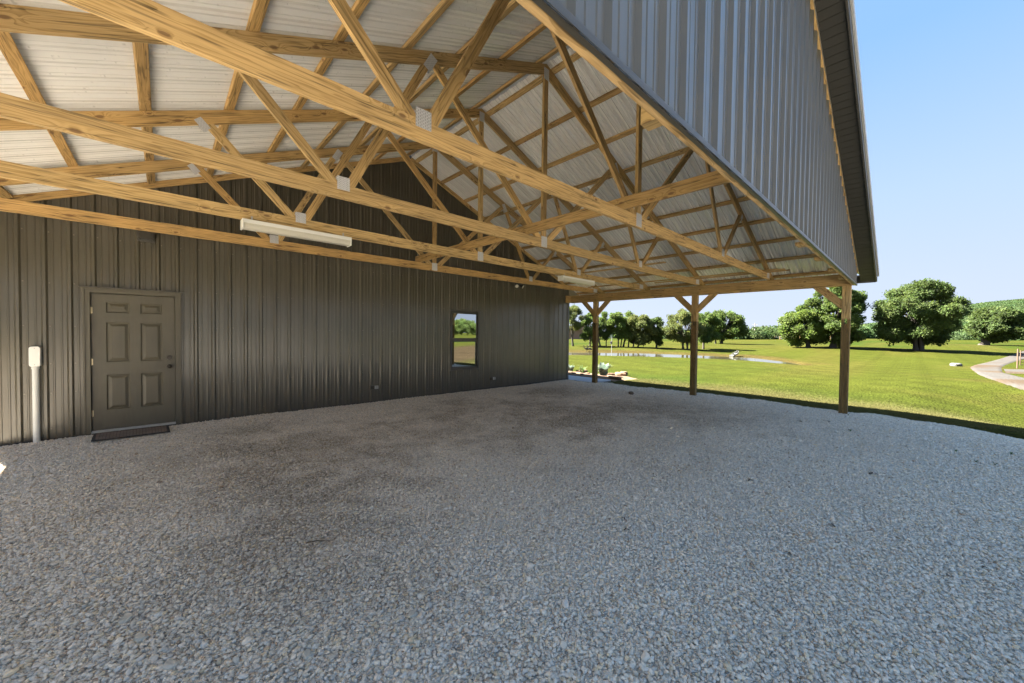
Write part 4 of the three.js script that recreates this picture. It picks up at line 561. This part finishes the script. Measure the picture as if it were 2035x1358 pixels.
{
  const sand = std({ color: rgb(0.20, 0.125, 0.073), roughness: 0.95, map: grimeTex }), pale = std({ color: rgb(0.62, 0.585, 0.50), roughness: 0.9, map: grimeTex }), clod = std({ color: rgb(0.17, 0.12, 0.075), roughness: 1, map: grimeTex });
  const rk = (px, py, sx, sy, sz, label, s, grp) => { const p = groundAt(px, py), m = stone(s, sx, sy, sz, sand, null, 'sandstone_rock'); m.position.copy(p); m.position.y += sy * 0.25 + 0.04; m.rotation.y = s; tag(m, label, 'rock', grp); };
  rk(1232, 750, 0.55, 0.22, 0.42, 'largest flat orange sandstone slab at the end of the flower bed', 1); rk(1222, 755, 0.42, 0.14, 0.34, 'low orange sandstone slab in front of the largest one', 2); rk(1240, 747, 0.34, 0.2, 0.3, 'small orange sandstone block behind the largest slab', 3);
  const E = 'small edging stones round the flower bed'; [[1140, 747], [1150, 742], [1162, 741], [1168, 747], [1212, 753], [1216, 748], [1156, 749], [1132, 744]].forEach(([a, b], i) => rk(a, b, 0.2 + 0.08 * (i % 3), 0.13, 0.18, 'small tan edging stone of the flower bed beside the walk', 10 + i, E));
  // rosette plants
  const leafG = (L, w, bend, fold) => { const P = [], I = [], n = 7; for (let i = 0; i <= n; i++) { const t = i / n, ww = w * Math.sin(Math.PI * Math.min(1, 0.12 + 0.88 * t)) * (t > 0.98 ? 0 : 1), y = L * (Math.sin(t * bend) / bend), r = L * (1 - Math.cos(t * bend)) / bend; P.push(r, y, -ww, r, y - fold * ww, 0, r, y, ww); if (i) { const k = i * 3; I.push(k - 3, k, k - 2, k, k + 1, k - 2, k - 2, k + 1, k - 1, k + 1, k + 2, k - 1); } } const g = new THREE.BufferGeometry(); g.setAttribute('position', new THREE.Float32BufferAttribute(P, 3)); g.setIndex(I); g.computeVertexNormals(); return g.toNonIndexed(); };
  const plant = (name, label, px, py, n, L, w, mat, grp, seed) => { const p = groundAt(px, py), t = tag(group(name), label, 'plant', grp), r = RNG(seed); t.position.copy(p); t.position.y += 0.05; for (let i = 0; i < n; i++) { const g = leafG(L * (0.6 + 0.5 * r()), w * (0.7 + 0.5 * r()), 0.5 + 1.5 * r(), 0.35); g.rotateY(i * 2.4 + r()); g.translate((r() - 0.5) * L * 0.25, 0, (r() - 0.5) * L * 0.25); mesh('leaf', g, mat, t); } };
  const blue = phys({ color: rgb(0.14, 0.19, 0.14), roughness: 1, transmission: 0.3, thickness: 0 }), grn = phys({ color: rgb(0.10, 0.17, 0.05), roughness: 1, transmission: 0.3, thickness: 0 });
  plant('hosta_plant', 'large pale blue-green leafy plant at the foot of the first post', 1198, 750.5, 34, 0.62, 0.12, blue, undefined, 5);
  plant('hosta_plant', 'pale blue-green leafy plant against the building corner', 1133, 741, 18, 0.45, 0.07, blue, undefined, 6);
  plant('grass_clump', 'small spiky green clump in the flower bed', 1157, 745, 26, 0.42, 0.018, grn, undefined, 7);
  // larger stones, leaves and twigs on the court
  const on = (px, py) => { const p = pixelOn(px, py, 'y', -0.06); p.y = gravelY(p.x, p.z); return p; };
  [[1165, 1067, 0.05], [1178, 1073, 0.055], [1142, 1079, 0.05], [1040, 903, 0.07], [1136, 934, 0.07], [966, 1178, 0.06], [820, 1222, 0.075], [340, 1325, 0.1], [250, 1233, 0.09], [280, 1270, 0.08], [612, 1303, 0.08], [1385, 820, 0.08], [1310, 875, 0.05], [1065, 912, 0.06], [1240, 915, 0.05]].forEach(([a, b, s], i) => { s *= 0.55; const m = stone(60 + i, s * 1.3, s * 0.7, s, pale, null, 'loose_stone'); m.position.copy(on(a, b)); m.position.y += s * 0.12; m.rotation.y = i * 1.7; tag(m, 'pale stone bigger than the gravel chips around it', 'stone', 'larger pale stones lying in the gravel'); });
  { const m = stone(90, 0.16, 0.10, 0.12, clod, null, 'dirt_clod'); m.position.copy(on(1254, 783)); m.position.y += 0.03; tag(m, 'brown clod of earth on the gravel between the first two posts', 'clod'); }
  const lm = std({ color: rgb(0.13, 0.10, 0.07), roughness: 0.9 });
  [[1240, 1033, 0.05], [1244, 1055, 0.06], [1653, 1046, 0.075], [1490, 958, 0.09], [1568, 1100, 0.06], [1735, 943, 0.14], [1590, 838, 0.12], [1690, 856, 0.1], [1645, 838, 0.12], [1955, 1130, 0.05]].forEach(([a, b, s], i) => { const p = on(a, b), G = []; for (let k = 0; k < 3; k++) { const g = leafG(0.6 * s * (0.7 + 0.3 * k / 2), s * 0.12, 1.2, 0.5); g.rotateZ(-1.2); g.rotateY(k * 2 + i); G.push(g); } const m = mesh('dead_leaf', mergeGeometries(G), lm, null); m.position.copy(p); m.position.y += 0.02; tag(m, 'curled dark dead leaf lying on the pale gravel', 'leaf', 'dead leaves on the gravel'); });
  [[[608, 1084], [632, 1079], [655, 1080]], [[735, 1121], [750, 1119], [765, 1120]], [[1548, 1264], [1558, 1264], [1570, 1264]]].forEach((L, i) => { const pts = L.map((q) => { const p = on(...q); p.y += 0.022; return p; }); const o = pts[1].clone(); const m = mesh('twig', limb(pts.map((p) => p.clone().sub(o)), [0.004, 0.0045, 0.002], 6), i ? std({ color: rgb(0.42, 0.38, 0.28), roughness: 0.9 }) : lm, null); m.position.copy(o); tag(m, ['thin dark curved twig lying on the gravel', 'pale straw lying on the gravel beside the dirty patch', 'pale straight straw lying on the bluish gravel'][i], 'twig'); });
  [[1690, 858], [1940, 920], [1978, 925], [1900, 900], [1686, 826], [2010, 905]].forEach(([a, b], i) => { const p = on(a, b), t = tag(group('weed'), 'small green weed sprouting through the edge of the gravel', 'weed', 'weeds in the gravel'), r = RNG(70 + i); t.position.copy(p); for (let k = 0; k < 9; k++) { const g = leafG(0.035 + 0.035 * r(), 0.005, 0.9 + r(), 0.3); g.rotateY(r() * 6.28); mesh('leaf', g, grn, t); } });
}
{ // things round the pond and in the meadow
  const b = groundAt(1461, 708.5), t = tag(group('rowing_boat'), 'pale flat-bottomed boat hauled up on the far bank of the pond', 'boat'); t.position.copy(b); t.position.y += 0.12; t.rotation.set(0, -0.5, 0.42); t.scale.setScalar(0.48);
  const hullM = std({ color: rgb(0.2, 0.2, 0.18), roughness: 0.5, map: grimeTex }), inM = std({ color: rgb(0.2, 0.2, 0.17), roughness: 0.7 }), sec = [[-1.0, 0.50, 0.0], [-0.4, 0.56, 0], [0.4, 0.52, 0.03], [0.85, 0.34, 0.12], [1.05, 0.12, 0.24]], P = [], I = [];
  sec.forEach(([x, w, y], i) => { for (const [yy, zz] of [[y + 0.36, -w], [y, -w * 0.72], [y, w * 0.72], [y + 0.36, w]]) P.push(x, yy, zz); if (i) for (let k = 0; k < 3; k++) { const q = i * 4 + k; I.push(q - 4, q - 3, q + 1, q - 4, q + 1, q); } }); I.push(0, 1, 2, 0, 2, 3);
  const g = new THREE.BufferGeometry(); g.setAttribute('position', new THREE.Float32BufferAttribute(P, 3)); g.setIndex(I); const gg = g.toNonIndexed(); gg.computeVertexNormals(); mesh('hull', gg, hullM, t);
  const rail = (s) => limb(sec.map(([x, w, y]) => new THREE.Vector3(x, y + 0.37, s * w)), sec.map(() => 0.03), 6); mesh('gunwale', rail(1), hullM, t); mesh('gunwale', rail(-1), hullM, t);
  for (const x of [-0.6, 0.3]) mesh('bench', box(0.22, 0.03, 0.92, x, 0.27, 0, 0.006), inM, t); mesh('transom', box(0.03, 0.36, 1.0, -1.0, 0.2, 0, 0.006), hullM, t);

  const goose = (px, py, lbl, s) => { const p = groundAt(px, py), o = tag(group('goose'), lbl, 'bird', 'geese at the pond'); o.position.copy(p); o.rotation.y = s; const dk = std({ color: rgb(0.022, 0.02, 0.018), roughness: 0.7 }), br = std({ color: rgb(0.16, 0.13, 0.10), roughness: 0.8 });
    const prof = [[0, -0.30], [0.05, -0.24], [0.10, -0.12], [0.125, 0.0], [0.115, 0.10], [0.07, 0.19], [0.035, 0.25], [0.028, 0.32]].map((q) => new THREE.Vector2(...q)); const body = new THREE.LatheGeometry(prof, 14); body.rotateZ(-Math.PI / 2 + 0.35); body.translate(0, 0.32, 0);
    mesh('body', body, br, o); mesh('neck', limb([[0.24, 0.40, 0], [0.30, 0.52, 0], [0.29, 0.66, 0], [0.34, 0.73, 0], [0.42, 0.71, 0]].map((q) => new THREE.Vector3(...q)), [0.05, 0.035, 0.032, 0.042, 0.012], 8), dk, o); for (const z of [-0.05, 0.05]) mesh('leg', limb([new THREE.Vector3(0, 0.24, z), new THREE.Vector3(0.01, 0.0, z), new THREE.Vector3(0.09, 0.0, z)], [0.014, 0.012, 0.016], 6), dk, o); mesh('wing', merged([moved(new THREE.SphereGeometry(0.13, 12, 8).scale(1.6, 0.7, 0.25), -0.04, 0.36, 0.105, 0, 0, 0.3), moved(new THREE.SphereGeometry(0.13, 12, 8).scale(1.6, 0.7, 0.25), -0.04, 0.36, -0.105, 0, 0, 0.3)]), dk, o); };
  goose(1165.5, 699, 'dark goose at the pond, the one beside the building corner', 2.4); goose(1172.5, 699, 'dark goose at the pond, the one beside the first post', 2.2);
  const pl = groundAt(1215.5, 702.5), np = tag(group('nest_box_pole'), 'thin pole with a small dark nest box standing at the pond', 'nest box'); np.position.copy(pl); mesh('pole', moved(new THREE.CylinderGeometry(0.025, 0.03, 2.2, 10), 0, 0.9, 0), M.grey, np); mesh('box', box(0.22, 0.26, 0.2, -0.13, 1.25, 0, 0.01), M.trimBlack, np); mesh('roof', moved(new THREE.BoxGeometry(0.28, 0.02, 0.26), -0.13, 1.4, 0, 0, 0, 0.15), M.trimBlack, np);
  const up = groundAt(1500, 674.5), u = tag(group('utility_pole'), 'grey utility pole standing at the far edge of the meadow', 'pole'); u.position.copy(up); const ud = camXY(up.x, up.z)[0] / FOC * 32; mesh('pole', moved(new THREE.CylinderGeometry(0.13, 0.2, ud, 10), 0, ud / 2, 0), std({ color: rgb(0.30, 0.27, 0.23), roughness: 0.9 }), u); mesh('crossarm', box(0.12, 0.12, 2.2, 0.0, ud - 0.7, 0), std({ color: rgb(0.28, 0.25, 0.21), roughness: 0.9 }), u);
  const fpx = []; for (let px = 1440; px <= 1700; px += 10) fpx.push(px); const fence = tag(group('field_fence'), 'low wire fence with pale posts along the far meadow edge', 'fence'), fp = fpx.map((px) => groundAt(px, 674.6 + (px - 1440) * 0.004)); fence.position.copy(fp[0]);
  fp.forEach((p, i) => mesh('fence_post', box(0.16, 1.4, 0.16, p.x - fp[0].x, p.y - fp[0].y + 0.65, p.z - fp[0].z, 0.01), i > 4 && i < 9 ? M.white : M.wood[4], fence)); for (const y of [0.4, 0.8, 1.2]) mesh('wire', limb(fp.map((p) => p.clone().sub(fp[0]).add(new THREE.Vector3(0, y, 0))), fp.map(() => 0.02), 4), M.grey, fence);
  const gp = groundAt(2022, 732.5), gt = tag(group('pipe_gate'), 'brown pipe gate beside the driveway', 'gate'); gt.position.copy(gp); gt.rotation.y = 2.39; const gm = std({ color: rgb(0.16, 0.105, 0.07), roughness: 0.6, metalness: 0.4 }), tube = (a, c, r = 0.025) => limb([new THREE.Vector3(...a), new THREE.Vector3(...c)], [r, r], 8);
  mesh('gate_post', moved(new THREE.CylinderGeometry(0.04, 0.04, 1.4, 12), 0, 0.68, 0), gm, gt); for (let k = 0; k < 6; k++) mesh('rail', tube([-0.2, 0.25 + k * 0.2, 0], [-3.6, 0.25 + k * 0.2, 0]), gm, gt); for (const x of [-0.2, -1.9, -3.6]) mesh('upright', tube([x, 0.22, 0], [x, 1.28, 0]), gm, gt);
  const wr = stone(33, 0.9, 0.35, 0.6, std({ color: rgb(0.11, 0.108, 0.098), roughness: 0.9, map: grimeTex }), null, 'limestone_rock'); wr.position.copy(groundAt(1900, 728)); wr.position.y += 0.08; tag(wr, 'white limestone rock in the grass beside the driveway bend', 'rock');
  // farmhouse glimpsed between the stems
  const hp = groundAt(1150, 673.4), hs = tag(group('farm_house'), 'low brown farmhouse with a reddish roof behind the pond trees', 'house'); hs.position.copy(hp); hs.rotation.y = 0.75; const brick = std({ color: rgb(0.24, 0.14, 0.10), roughness: 0.9 });
  mesh('wall', box(13, 2.7, 8, 0, 1.2, 0), brick, hs); const rs = new THREE.Shape([[-4.6, 2.5], [4.6, 2.5], [0, 4.4]].map((p) => new THREE.Vector2(...p))); mesh('roof', new THREE.ExtrudeGeometry(rs, { depth: 13.8, bevelEnabled: false }).translate(0, 0, -6.9).rotateY(Math.PI / 2), std({ color: rgb(0.28, 0.17, 0.13), roughness: 0.9 }), hs); for (const x of [-4.5, -1.5, 3.5]) mesh('window', box(1.2, 1.1, 0.08, x, 1.4, 4.03), M.glass, hs); mesh('door', box(1, 2.05, 0.08, 1, 0.9, 4.03), M.white, hs);
  const shed = (px, py, label, c, w, d) => { const p = groundAt(px, py), o = tag(group('farm_shed'), label, 'shed'); o.position.copy(p); o.rotation.y = 0.8; mesh('wall', box(w, 2.2, d, 0, 1.0, 0), std({ color: rgb(...c), roughness: 0.7 }), o); const s2 = new THREE.Shape([[-d / 2 - 0.2, 2.05], [d / 2 + 0.2, 2.05], [0, 2.9]].map((q) => new THREE.Vector2(...q))); mesh('roof', new THREE.ExtrudeGeometry(s2, { depth: w + 0.4, bevelEnabled: false }).translate(0, 0, -w / 2 - 0.2).rotateY(Math.PI / 2), M.grey, o); mesh('door', box(1.2, 1.8, 0.06, 0, 0.85, d / 2 + 0.03), M.grey, o); };
  shed(1163, 673, 'pale blue shed beside the farmhouse', [0.45, 0.55, 0.62], 4, 3); shed(1212, 672.5, 'small white shed seen between the bank trees', [0.72, 0.72, 0.70], 3.5, 3);
}
{ // mown turf: blades near the court where they can be made out
  const r = RNG(8123), P = []; for (let i = 0; i < 9; i++) { const a = r() * 6.28, l = 0.7 + 0.6 * r(), bx = (r() - 0.5) * 1.2, bz = (r() - 0.5) * 1.2, tx = bx + Math.cos(a) * 0.45 * l, tz = bz + Math.sin(a) * 0.45 * l, wx = -Math.sin(a) * 0.055, wz = Math.cos(a) * 0.055; P.push(bx - wx, -0.1, bz - wz, bx + wx, -0.1, bz + wz, tx, l, tz); }
  const g = new THREE.BufferGeometry(); g.setAttribute('position', new THREE.Float32BufferAttribute(P, 3)); g.computeVertexNormals();
  const list = []; for (let i = 0; i < 900000 && list.length < 26000; i++) { const px = 1120 + 960 * r(), D = 6.5 + 14 * Math.pow(r(), 1.2), dir = cF.clone().setY(0).addScaledVector(cR.clone().setY(0), (px - PCX) / FOC), x = CAM.x + dir.x * D, z = CAM.z + dir.z * D, e = x - gravelEdge(z); if (r() < smooth(0.3, 3.2, e) || e < -0.25 || (e < 0.35 && r() < 0.55) || (x < 9.0 && x > 6 && z < 1.25 && z > -4.6) || (x < 7.2 && z < 1.1)) continue; if (D > pondNear(px) - 1 && px < 1600) continue; list.push([x, z, D]); }
  const im = new THREE.InstancedMesh(g, phys({ color: rgb(0.10, 0.108, 0.027), roughness: 1, transmission: 0.3, thickness: 0, specularIntensity: 0.3 }), list.length), m4 = new THREE.Matrix4(), q4 = new THREE.Quaternion(), col = new THREE.Color();
  list.forEach(([x, z, D], i) => { q4.setFromAxisAngle(new THREE.Vector3(0, 1, 0), r() * 6.28); const s = 0.021 * (0.7 + 0.6 * r()) * (1 + D * 0.012); im.setMatrixAt(i, m4.compose(new THREE.Vector3(x, land(x, z), z), q4, new THREE.Vector3(s * 1.5, s * (0.8 + 0.5 * r()), s * 1.5))); const st = fbm(x * 0.03 + z * 0.015, z * 0.25, 3, 207), w = 0.75 + 0.5 * r(), dry = clamp(smooth(0.5, 0.74, st) * 0.5 + 0.5 * smooth(4, 0.4, x - gravelEdge(z)) + (r() - 0.6) * 0.5); im.setColorAt(i, col.setRGB(w * lerp(1, 1.65, dry), w * lerp(1, 1.22, dry), w * lerp(1, 1.9, dry))); });
  im.name = 'lawn_grass'; im.castShadow = im.receiveShadow = true; scene.add(im); stuff(im); tag(im, 'short mown lawn grass between the gravel court and the pond', 'grass');
}
renderer.render(scene, camera);
